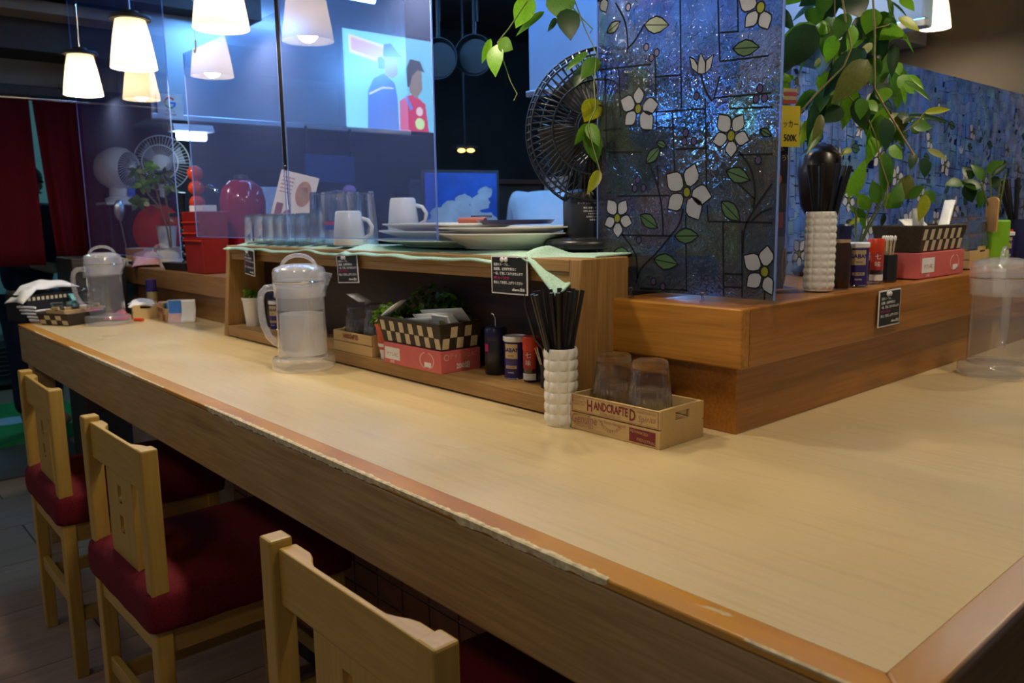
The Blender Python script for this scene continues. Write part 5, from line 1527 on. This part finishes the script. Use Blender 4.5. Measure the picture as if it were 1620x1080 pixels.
# acrylic card stand with the black poster and yellow tag
t = thing('card_stand', 'clear acrylic stand holding a black poster behind the near flower panel', 'stand', (1.535, .955, RT), -.45)
MB().bx(-.075, .075, 0, .002, .0, .225).build('front_sheet', M['plastic'], t)
MB().bx(-.080, .080, .012, .014, .0, .335).build('poster', plain('near_black_poster', (.015, .015, .022), .5, var=.15), t)
MB().bx(-.075, .075, -.05, .0, .0, .006).build('foot', M['plastic'], t)
MB().bx(-.075, .075, -.050, -.048, .0, .115).build('pocket', M['plastic'], t)
text('lettering', '超人気', .017, M['gold'], t, (.045, .0112, .295), FACE_Y, spin=.25)
text('lettering', 'このにこう!', .014, M['gold'], t, (.045, .0112, .272), FACE_Y, spin=.25)
MB().ball((.045, .0115, .235), (.022, .0006, .016), 12, 8).build('printed_dish', plain('orange_print', (.50, .10, .01), .5), t, smooth=60)
MB().bx(-.07, .072, .0105, .0118, .132, .165).build('printed_band', M['redlabel'], t)
text('lettering', '04-5228-0971', .012, plain('cream_lettering', (.55, .42, .30), .6), t, (.03, .0100, .148), FACE_Y)
t = thing('yellow_tag', 'yellow price tag clipped to the black poster', 'tag', (1.628, .960, 1.445), -.35)
t.location = (1.608, .925, 1.436)
MB().bx(-.035, .024, 0, .0015, 0, .085).build('card', M['yellow'], t)
text('lettering', 'ッカー', .018, M['board'], t, (.0, -.0005, .046), FACE_Y, sx=.8)
text('lettering', '500K', .020, M['board'], t, (.0, -.0005, .018), FACE_Y, sx=.8, bold=.0004)
t = thing('striped_badge', 'small red and cream striped badge above the yellow tag', 'badge', (1.608, .925, 1.525), -.35)
for k in range(4):
    MB().bx(-.02, .014, 0, .002, .008*k, .008*k+.007).build('stripe', (M['redlabel'], M['gold'])[k % 2], t)
t = thing('gold_ornament', 'small gold wire loop ornament inside the acrylic pocket', 'ornament', (1.565, .915, RT+.008))
MB().tube([(.014*math.cos(k*PI/10), -.010+.004*math.cos(k*PI/10), .045+.038*math.sin(k*PI/10)) for k in range(21)], .0022, 6, False).build('loop', M['gold'], t, smooth=60)
t = thing('dome_lamp', 'dark dome shaped appliance behind the right chopsticks', 'appliance', (2.02, 1.075, RT))
MB().lathe([(0, 0), (.055, 0), (.06, .01), (.03, .03), (.022, .14), (.045, .18), (.055, .26), (.05, .31), (.028, .335), (0, .34)], 36).build('body', plain('dark_brown_gloss', (.014, .008, .007), .3, var=.2), t, smooth=50)
t = thing('wall_cabinet', 'pale blue-grey ventilation box high at the right', 'duct')
MB().bx(4.05, 4.86, 1.98, 2.6, 2.20, 2.55).build('duct_body', M['steelb'], t, bevel=.01)
# ================================================================== kitchen behind
t = thing('range_hood', 'large stainless hood over the far side of the kitchen', 'hood')
MB().bx(1.37, 2.88, 4.20, 4.70, 1.800, 2.58).build('hood_body', M['steelb'], t, bevel=.006)
MB().bx(1.365, 2.885, 4.185, 4.205, 1.795, 1.825).build('bottom_lip', M['steel'], t, bevel=.004)
t = thing('search_sticker', 'square white sticker with a coloured letter on the hood corner', 'sticker', (1.455, 4.182, 1.800))
MB().bx(-.060, .062, 0, .002, .005, .120).build('sticker_card', M['paper'], t)
gm = [plain('letter_%d' % k, c_, .5) for k, c_ in enumerate(((.75, .06, .04), (.85, .5, .02), (.05, .42, .10), (.05, .20, .75)))]
def arc(a0, a1, mat):
    m = MB(); ribbon(m, [(.024*math.cos(math.radians(a)), .077+.024*math.sin(math.radians(a))) for a in range(a0, a1+1, 10)], .0048, -.001); m.build('letter_stroke', mat, t)
arc(40, 150, gm[0]); arc(150, 205, gm[1]); arc(205, 310, gm[2]); arc(310, 360, gm[3])
MB().bx(0, .028, -.0012, -.0008, .073, .082).build('letter_stroke', gm[3], t)
text('lettering', 'Review us', .011, M['ink_soft'], t, (0, -.001, .038), FACE_Y)
text('lettering', 'on Google', .013, M['blackm'], t, (0, -.001, .022), FACE_Y)

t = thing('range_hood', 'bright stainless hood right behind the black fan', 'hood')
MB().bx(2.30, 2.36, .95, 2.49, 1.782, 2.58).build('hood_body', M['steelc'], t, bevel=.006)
MB().bx(2.29, 2.31, .94, 2.50, 1.776, 1.80).build('bottom_lip', M['steel'], t, bevel=.004)

M['tubeglow'] = emit('tube_glow', COOL, TUBE)
def tube_lamp(label, loc, L, axis='y', r=.016, hang=True, mat=None):
    t = thing('tube_lamp', label, 'light', loc, 0 if axis == 'y' else -PI/2, 'kitchen tube lamps')
    MB().tube([(0, -L/2, 0), (0, L/2, 0)], r, 12).build('tube', mat or M['tubeglow'], t, smooth=60)
    MB().prism([(-.05, .02), (.05, .02), (.03, .055), (-.03, .055)], -L/2-.03, L/2+.03, 'y').build('fitting', M['whitepl'], t)
    if hang:
        for s in (-1, 1):
            MB().tube([(0, s*L*.35, .05), (0, s*L*.35, 2.6-loc[2])], .004, 6).build('hanger', M['chrome'], t)
    return t
tube_lamp('cool tube lamp over the kitchen aisle behind the counter', (1.80, 1.75, 2.46), 1.2)
tube_lamp('cool tube lamp over the far kitchen aisle', (2.05, 3.20, 2.46), 1.2)
tube_lamp('added unseen tube light brightening the far hood', (1.95, 3.78, 2.42), .9, 'x', .016, True, emit('added_hood_glow', (.17, .40, 1.0), TUBE*.55))  # unseen tube added to brighten the hood towards its top
tube_lamp('cool tube lamp over the kitchen right side', (3.40, 3.05, 2.44), 1.1)
tube_lamp('bright short tube lamp glowing below the far hood', (1.56, 4.21, 1.725), .14, 'x', .022, False, emit('work_tube_glow', (.55, .80, 1.0), 9.0))
tube_lamp('added tube light behind the flower panels', (2.75, 2.25, 1.72), .5, 'x', .016)  # added to light the flower panels through from behind
def ceiling_disc(label, loc, s_):  # unseen lights added to brighten stools and floor on the customer side
    t = thing('ceiling_light', label, 'light', loc)
    MB().lathe([(0, 0), (.16, 0), (.18, .03), (.18, .08), (0, .08)], 36).build('diffuser', emit('aisle_glow_%d' % len(bpy.data.materials), (1.0, .84, .60), s_), t, smooth=40)
ceiling_disc('added unseen round light filling the customer aisle behind the viewer', (-.9, .2, 2.52), 9.0)
ceiling_disc('added unseen round light filling the far customer aisle', (-.9, 2.4, 2.52), 7.0)
# shelf under the hood with clutter
t = thing('kitchen_shelf', 'dark kitchen shelf below the far hood', 'shelf')
MB().bx(1.70, 2.75, 3.98, 4.40, 1.30, 1.33).build('shelf_board', M['kwall'], t)
for x in (1.72, 2.72):
    MB().bx(x, x+.03, 4.34, 4.40, 0, 1.30).build('upright', M['kwall'], t)
    MB().bx(x, x+.03, 3.98, 4.02, 0, 1.30).build('upright', M['kwall'], t)
rndc = [('stacked_papers', 'stack of white paper bundles on the left of the kitchen shelf', 'paper', 1.86, (.16, .12, .14), (.60, .60, .66)),
        ('grey_bag', 'grey bag slumped on the kitchen shelf', 'bag', 2.34, (.20, .16, .13), (.28, .34, .38)),
        ('pink_pouch', 'pink pouch on top of the kitchen shelf pile', 'bag', 2.40, (.08, .06, .06), (.55, .22, .40)),
        ('dark_bowl', 'dark bowl among the kitchen shelf pile', 'bowl', 2.16, (.20, .16, .11), (.10, .11, .16)),
        ('teal_packet', 'teal packet in the kitchen shelf pile', 'packet', 2.26, (.08, .08, .11), (.06, .25, .34)),
        ('tan_packet', 'tan packet at the front of the kitchen shelf', 'packet', 2.24, (.15, .05, .06), (.38, .26, .18))]
for k, (nm, lb, ct_, x, d, c_) in enumerate(rndc):
    m = MB()
    if ct_ in ('bag', 'bowl'):
        m.ball((0, 0, d[2]*.48), (d[0]/2, d[1]/2, d[2]*.52), 20, 12)
        o = m.build(nm, plain(nm+'_mat', c_, .6), None, smooth=60)
    else:
        m.bx(-d[0]/2, d[0]/2, -d[1]/2, d[1]/2, 0, d[2])
        o = m.build(nm, plain(nm+'_mat', c_, .6), None, bevel=.006)
    tag(o, lb, ct_)
    o.location = (x, (4.12, 4.15, 4.12, 4.16, 4.05, 4.02)[k], 1.331+(.10 if k == 2 else 0))
t = thing('blue_board', 'dark blue board hanging below the far hood', 'board', (2.28, 4.10, 1.50), .1)
MB().bx(-.16, .16, 0, .02, 0, .15).build('board_panel', plain('deep_blue_panel', (.010, .035, .11), .5), t, bevel=.003)
MB().bx(-.15, -.14, .005, .015, .15, .30).build('strap', M['blackm'], t)
MB().bx(.14, .15, .005, .015, .15, .30).build('strap', M['blackm'], t)
# hanging pans
def pan(label, loc, r):
    t = thing('hanging_pan', label, 'pan', loc, -.9, 'pans hanging in the dark kitchen')
    A = Matrix.Rotation(PI/2, 3, 'X')
    MB().lathe([(0, 0), (r*.85, 0), (r, .04), (r*.97, .04), (r*.82, .006), (0, .006)], 36, (0, 0, 0), A).build('pan_body', M['steelpan'], t, smooth=40)
    MB().tube([(0, -.02, r), (0, -.01, r+.20)], .010, 8).build('handle', M['blackm'], t, smooth=60)
M['steelpan'] = plain('dark_steel_pan', (.022, .024, .026), .5, .2, var=.1)
pan('round steel pan hanging left in the dark kitchen', (2.62, 3.52, 2.11), .105)
pan('round steel pan hanging right in the dark kitchen', (2.78, 3.42, 2.13), .105)
t = thing('pan_rail', 'dark rail carrying the hanging pans', 'rail')
MB().tube([(2.4, 3.66, 2.42), (3.1, 3.18, 2.42)], .012, 8).build('rail_bar', M['blackm'], t)
for x, y in ((2.62, 3.51), (2.78, 3.40)):
    MB().tube([(x, y, 2.42), (x, y, 2.30)], .006, 6).build('hook', M['blackm'], t)
# warm glints: two small warm lamps far in the kitchen
t = thing('warm_spot_lamp', 'pair of small warm lamps glowing in the dark kitchen', 'light', (3.05, 3.86, 1.69))
for k in (-1, 1):
    MB().ball((k*.022, -k*.016, 0), (.024, .024, .012), 12, 8).build('bulb', emit('warm_bulb_%d' % k, (1, .62, .16), 1.6), t, smooth=60)
MB().bx(-.08, .08, -.01, .03, .012, .03).build('housing', M['blackm'], t)
MB().tube([(0, .01, .03), (0, .01, .91)], .006, 6).build('hanger', M['blackm'], t)
# blue cloud picture and cabinet
t = thing('cloud_picture', 'blue picture of white clouds standing behind the plates', 'picture', (2.52, 3.22, 1.18), -.28)
MB().bx(-.20, .185, 0, .012, .0, .335).build('picture_sheet', plain('vivid_blue_print', (.012, .10, .52), .35, var=.25, scale=9), t, bevel=.004)
cm = plain('cloud_print', (.50, .60, .68), .5, var=.2, scale=12)
for k, (x, z, r) in enumerate(((-.12, .13, .06), (-.05, .15, .075), (.03, .13, .07), (.09, .19, .055), (.12, .24, .04), (.0, .20, .045), (-.16, .08, .05), (.12, .10, .06), (.06, .08, .07), (-.08, .08, .06))):
    pts = [(x+r*(1+.12*math.sin(a*1.9+k))*math.cos(a*PI/9), -.0006-.0002*k, z+r*.7*(1+.12*math.sin(a*2.3+k))*math.sin(a*PI/9)) for a in range(18)]
    MB().poly(pts).build('printed_cloud', cm, t)
MB().bx(-.21, .20, .012, .03, -.30, .35).build('backing', M['kwall'], t)
t = thing('kitchen_cabinet', 'dark framed kitchen cabinet behind the cook', 'cabinet', (3.25, 4.0, 0), -.28)
MB().bx(-.45, .45, 0, .30, 0, 1.50).build('cabinet_body', M['kwall'], t, bevel=.004)
MB().bx(-.30, -.04, -.012, 0, .95, 1.47).build('door', plain('grey_door', (.16, .15, .13), .5), t, bevel=.003)
MB().bx(-.02, .06, -.02, 0, .9, 1.52).build('frame_post', plain('brown_post', (.06, .025, .015), .5), t, bevel=.003)
MB().bx(-.45, .45, -.02, 0, 1.50, 1.53).build('frame_rail', plain('brown_rail', (.05, .022, .014), .5), t, bevel=.003)

# ================================================================== people
def skin_part(name, verts, edges, radii, mat, parent, levels=2):
    me = bpy.data.meshes.new(name)
    me.from_pydata(verts, edges, [])
    me.materials.append(mat)
    o = bpy.data.objects.new(name, me)
    link(o, parent)
    md = o.modifiers.new('skin', 'SKIN'); md.use_smooth_shade = True
    sv = me.skin_vertices[0].data
    for i, r in enumerate(radii):
        sv[i].radius = r if isinstance(r, tuple) else (r, r)
        sv[i].use_root = (i == 0)
    s = o.modifiers.new('sub', 'SUBSURF'); s.levels = levels; s.render_levels = levels
    return o
M['skin'] = plain('skin', (.42, .26, .19), .5, var=.06)
M['shirt'] = plain('white_shirt', (.74, .76, .80), .85, var=.05, scale=8, bmp=.2)
M['trouser'] = plain('dark_trousers', (.02, .02, .03), .8)
M['hair'] = plain('black_hair', (.010, .009, .009), .5, var=.3, scale=120)
M['navycloth'] = plain('navy_workwear', (.008, .012, .05), .85, var=.2)
def person(label, loc, rz, shirt, lean=0.0, arm=None, skirt=None):
    """faces +X locally, about 1.66 m tall"""
    t = thing('person', label, 'person', loc, rz)
    L = lean
    hip = (0, 0, .88); wa = (L*.25, 0, 1.05); ch = (L*.75, 0, 1.27); nk = (L*1.05, 0, 1.43); hd = (L*1.25+.02, 0, 1.52); tp = (L*1.30+.02, 0, 1.62)
    V = [hip, wa, ch, nk, hd, tp]
    E_ = [(0, 1), (1, 2), (2, 3), (3, 4), (4, 5)]
    Rd = [(.08, .08), (.08, .07), (.08, .07), (.05, .05), (.085, .075), (.06, .06)]
    # arms with hands and fingers
    for s in (-1, 1):
        sh = (L*.95, s*.185, 1.375); el_ = (L*.95+.06, s*.235, 1.12); wr = (L*.95+.27, s*.17, 1.05)
        if arm and s == arm: wr = (L*.95+.30, s*.08, 1.09)
        i0 = len(V)
        V += [sh, el_, wr, (wr[0]+.05, wr[1], wr[2]-.005), (wr[0]+.085, wr[1], wr[2]-.01)]
        Rd += [(.045, .045), (.040, .040), (.030, .028), (.022, .036), (.018, .036)]
        E_ += [(2, i0), (i0, i0+1), (i0+1, i0+2), (i0+2, i0+3), (i0+3, i0+4)]
        for q in range(4):
            j = len(V); dy = (q-1.5)*.018
            V += [(wr[0]+.115, wr[1]+dy, wr[2]-.015), (wr[0]+.145-(abs(q-1.3)*.006), wr[1]+dy, wr[2]-.035)]
            Rd += [(.009, .009), (.007, .007)]; E_ += [(i0+4, j), (j, j+1)]
        j = len(V); V += [(wr[0]+.06, wr[1]-s*.045, wr[2]-.01), (wr[0]+.09, wr[1]-s*.055, wr[2]-.03)]
        Rd += [(.010, .010), (.008, .008)]; E_ += [(i0+3, j), (j, j+1)]
    for s in (-1, 1):
        j = len(V)
        V += [(0, s*.09, .82), (.02, s*.10, .48), (0, s*.10, .09), (.13, s*.105, .04)]
        Rd += [(.085, .085), (.058, .058), (.040, .040), (.035, .030)]
        E_ += [(0, j), (j, j+1), (j+1, j+2), (j+2, j+3)]
    skin_part('body', V, E_, Rd, M['skin'], t)
    # face
    for s in (-1, 1):
        MB().ball((hd[0]+.075, s*.030, hd[2]+.030), (.010, .012, .008), 10, 8).build('eye', M['hair'], t, smooth=60)
        MB().ball((hd[0]+.0, s*.080, hd[2]+.02), (.018, .010, .030), 10, 8).build('ear', M['skin'], t, smooth=60)
    MB().ball((hd[0]+.090, 0, hd[2]+.005), (.016, .012, .022), 10, 8).build('nose', M['skin'], t, smooth=60)
    MB().ball((hd[0]+.078, 0, hd[2]-.035), (.008, .022, .006), 10, 8).build('mouth', plain('lip_'+shirt, (.30, .10, .09), .5), t, smooth=60)
    MB().ball((hd[0]-.018, 0, hd[2]+.055), (.098, .090, .085), 20, 12).build('hair', M['hair'], t, smooth=60)
    # shirt
    V2 = [(0, 0, .84), (L*.25, 0, 1.05), (L*.75, 0, 1.27), (L*1.0, 0, 1.40)]; E2 = [(0, 1), (1, 2), (2, 3)]; R2 = [(.175, .135), (.165, .130), (.20, .135), (.085, .08)]
    for s in (-1, 1):
        j = len(V2); V2 += [(L*.95, s*.195, 1.375), (L*.95+.06, s*.235, 1.12), (L*.95+.22, s*.19, 1.06)]; R2 += [(.085, .085), (.068, .068), (.050, .050)]; E2 += [(2, j), (j, j+1), (j+1, j+2)]
    skin_part('shirt', V2, E2, R2, M[shirt], t)
    V3 = [(0, 0, .88)]; E3 = []; R3 = [(.165, .13)]
    for s in (-1, 1):
        j = len(V3); V3 += [(0, s*.095, .80), (.02, s*.105, .48), (0, s*.105, .12)]; R3 += [(.105, .105), (.078, .078), (.060, .060)]; E3 += [(0, j), (j, j+1), (j+1, j+2)]
    skin_part('trousers', V3, E3, R3, M['trouser' if shirt == 'shirt' else 'navycloth'], t)
    return t
person('cook in a white shirt bent forward behind the plates', (2.98, 3.14, 0), .55, 'shirt', .26)
person('worker in navy clothes standing behind the maroon curtain', (1.04, 5.75, 0), -1.0, 'navycloth', .06, 1)

# ================================================================== entrance: curtain and back room
t = thing('noren_curtain', 'maroon split curtain hanging in the far doorway', 'curtain', (0, 4.60, 0))
def drape(x0, x1, y_, z0, z1, flare=0, sd=0):
    m = MB()
    def fn(a, b):
        z = z0+(z1-z0)*b
        x = x0+(x1-x0)*a+flare*(1-b)*(1-a)
        return (x, .014*math.sin(a*11+sd)*(1.15-b)+.006*math.sin(a*23), z)
    m.grid(fn, 40, 10)
    return m.build('cloth_panel', M['noren'], t, smooth=180, solid=.002)
drape(.40, .925, 0, 1.095, 1.905, 0, 0)
drape(.940, 1.155, 0, 1.12, 1.905, .045, 2)
MB().tube([(.36, 0, 1.905), (1.20, 0, 1.905)], .010, 10).build('curtain_rod', M['chrome'], t, smooth=60)
t = thing('floor_mat', 'bright green mat on the back room floor', 'mat', (0, 0, .001))
MB().bx(.55, 1.35, 5.42, 6.75, 0, .012).build('mat_sheet', plain('green_mat', (.012, .24, .075), .8), t, bevel=.004)
MB().lathe([(0, .0125), (.12, .0125), (.12, .014), (0, .014)], 24, (.93, 6.1, 0)).build('pale_spot', plain('pale_blue_spot', (.35, .50, .75), .7), t)
t = thing('floor_mat', 'grey doormat before the green mat', 'mat', (0, 0, .001))
MB().bx(.35, 1.10, 4.72, 5.38, 0, .014).build('mat_sheet', plain('grey_mat', (.085, .10, .12), .9, bmp=.3, scale=120), t, bevel=.005)
t = thing('louvered_cabinet', 'dark grey louvered cabinet in the back room', 'cabinet', (0, 7.35, 0))
MB().bx(.75, 1.60, 0, .40, .04, .40).build('cabinet_body', plain('slate_panel', (.05, .065, .075), .6), t, bevel=.006)
MB().bx(.78, 1.57, .05, .38, 0, .04).build('plinth', M['blackm'], t)
for k in range(7):
    MB().box((1.17, -.006, -.0+.12+.036*k), (.80, .014, .012), Matrix.Rotation(.5, 3, 'X')).build('louver', plain('slate_louver_%d' % k, (.035, .045, .055), .5), t)
t = thing('ceiling_light', 'plain glowing ceiling light in the back room', 'light', (1.1, 6.4, 2.52))
MB().lathe([(0, 0), (.14, 0), (.16, .03), (.16, .075), (0, .075)], 32).build('diffuser', emit('back_room_glow', (.42, .85, 1.0), 14.0), t, smooth=40)
t = thing('black_speaker', 'dark equipment box behind the far pitcher', 'box', (1.02, 4.25, 0))
MB().bx(-.09, .14, -.15, .15, 0, 1.14).build('box_body', M['dark'], t, bevel=.005)
MB().bx(-.05, .10, -.156, -.15, 1.05, 1.075).build('label_strip', plain('dim_label', (.12, .11, .09), .5), t)
for z in (.95, 1.0):
    MB().ball((-.05, -.152, z), (.006, .004, .006), 8, 6).build('knob', M['chrome'], t, smooth=60)

# ================================================================== television on the customer side
t = thing('television', 'wall television hanging above the customer side, seen mirrored in the acrylic', 'television', (-.66, 4.02, 1.80))
MB().bx(-.50, .375, 0, .05, -.02, .54).build('casing', M['black'], t, bevel=.006)
MB().bx(-.06, -.02, .05, .09, .3, .80).build('bracket', M['blackm'], t)
TVS = 3.6
def tvp(name, pts, c_, k):
    MB().poly([(2*.0+x, -.001-.0005*k, z) for x, z in pts]).build(name, emit('screen_%s_%d_%d' % (name, k, len(bpy.data.materials)), c_, TVS), t)
# the picture, x runs from the right edge of the mirrored view (-.36) to its left (.34)
tvp('screen', [(-.48, 0), (.355, 0), (.355, .52), (-.48, .52)], (.16, .52, .80), 0)
mir = lambda pts: [(.34-(u-.0), v) for u, v in pts]           # u: left to right as mirrored
tvp('banner', mir([(.02, .40), (.26, .355), (.26, .46), (.02, .495)]), (.62, .55, .25), 1)
tvp('banner_panel', mir([(.035, .415), (.245, .375), (.245, .445), (.035, .48)]), (.50, .30, .32), 2)
tvp('jacket', mir([(.12, 0), (.13, .20), (.17, .275), (.24, .31), (.31, .26), (.325, .18), (.33, 0)]), (.025, .10, .50), 1)
tvp('jacket_stripe', mir([(.14, .195), (.23, .235), (.30, .235), (.30, .228), (.23, .226), (.14, .183)]), (.60, .55, .35), 2)
tvp('face', mir([(.245, .30), (.235, .40), (.27, .43), (.325, .42), (.335, .36), (.33, .31), (.295, .285)]), (.24, .17, .17), 2)
tvp('hair', mir([(.205, .33), (.20, .385), (.225, .40), (.25, .38), (.24, .33)]), (.05, .06, .09), 3)
tvp('cap', mir([(.235, .40), (.245, .465), (.29, .475), (.325, .445), (.37, .405), (.33, .405)]), (.035, .05, .10), 4)
tvp('jacket', mir([(.335, 0), (.34, .165), (.40, .20), (.44, .21), (.52, .16), (.54, 0)]), (.50, .03, .10), 1)
tvp('face', mir([(.41, .22), (.40, .33), (.44, .37), (.50, .35), (.50, .24), (.455, .185)]), (.22, .18, .16), 2)
tvp('hair', mir([(.395, .25), (.39, .35), (.42, .405), (.49, .40), (.52, .34), (.47, .35), (.43, .31), (.41, .25)]), (.04, .04, .05), 3)
tvp('ribbon', mir([(.375, .195), (.39, .20), (.43, .13), (.41, .115)]), (.10, .20, .65), 3)
tvp('badge', mir([(.475+.024*math.cos(a*PI/8), .115+.026*math.sin(a*PI/8)) for a in range(16)]), (.65, .55, .62), 4)
tvp('badge', mir([(.475+.034*math.cos(a*PI/8), .045+.034*math.sin(a*PI/8)) for a in range(16)]), (.50, .75, .35), 4)

# ================================================================== pendant lamps
M['shade'] = None
def shade_mat():
    m, tt, out = nt('opal_shade')
    tl = tt.nodes.new('ShaderNodeBsdfTranslucent'); tl.inputs[0].default_value = (.90, .84, .72, 1)
    df = tt.nodes.new('ShaderNodeBsdfDiffuse'); df.inputs[0].default_value = (.85, .80, .70, 1)
    n = noise(tt, 3); r = ramp(tt, n.outputs[0], [(.3, (.88, .81, .68)), (.7, (.92, .86, .74))]); tt.links.new(r.outputs[0], tl.inputs[0])
    x = tt.nodes.new('ShaderNodeMixShader'); x.inputs[0].default_value = .68
    tt.links.new(df.outputs[0], x.inputs[1]); tt.links.new(tl.outputs[0], x.inputs[2])
    tt.links.new(x.outputs[0], out.inputs[0])
    return m
M['shade'] = shade_mat()
M['bulb'] = emit('bulb_glow', WARM, 7.0)
def pendant(label, loc):
    """origin at the shade's lower rim"""
    t = thing('pendant_lamp', label, 'lamp', loc, 0, 'pendant lamps over the counter')
    MB().lathe([(.072, 0), (.068, .030), (.056, .105), (.046, .150), (.044, .152), (.054, .105), (.066, .030), (.070, 0)], 40).build('shade', M['shade'], t, smooth=40)
    MB().lathe([(0, .150), (.062, .150), (.064, .156), (.062, .163), (.03, .166), (.026, .178), (0, .180)], 32).build('cap', M['blackm'], t, smooth=40)
    MB().lathe([(0, .035), (.018, .042), (.026, .062), (.022, .085), (.012, .100), (.012, .148), (0, .148)], 20).build('bulb', M['bulb'], t, smooth=40)
    MB().tube([(0, 0, .178), (0, 0, .34)], .0035, 8).build('rod', M['chrome'], t)
    MB().tube([(0, 0, .34), (.004, .003, .5), (0, 0, 2.6-loc[2])], .0025, 6).build('cord', M['blackm'], t)
    ld = bpy.data.lights.new('bulb_light', 'POINT'); ld.energy = PENDANT_W; ld.color = WARM; ld.shadow_soft_size = .030
    lo = bpy.data.objects.new('bulb_light', ld); link(lo, t); lo.location = (0, 0, .026)
    return t
for lb, x, y, z in (('pendant lamp hanging farthest over the counter', .910, 3.56, 1.795), ('second pendant lamp from the far end over the counter', .890, 2.86, 1.795),
                    ('pendant lamp cut by the top picture edge', .895, 2.15, 1.795), ('pendant lamp over the middle of the counter', .90, 1.42, 1.80),
                    ('pendant lamp over the near counter corner', .92, .62, 1.95), ('pendant lamp over the right ledge', 1.42, 1.60, 2.20),
                    ('pendant lamp added to brighten the right counter arm', 2.00, .48, 1.95), ('unseen added farther pendant lamp over the right counter arm', 2.75, .48, 1.95), ('distant pendant lamp at the top right beyond the flower panels', 4.43, 1.77, 2.20)):  # both right-arm pendants are unseen lamps added for brightness there
    pendant(lb, (x, y, z))
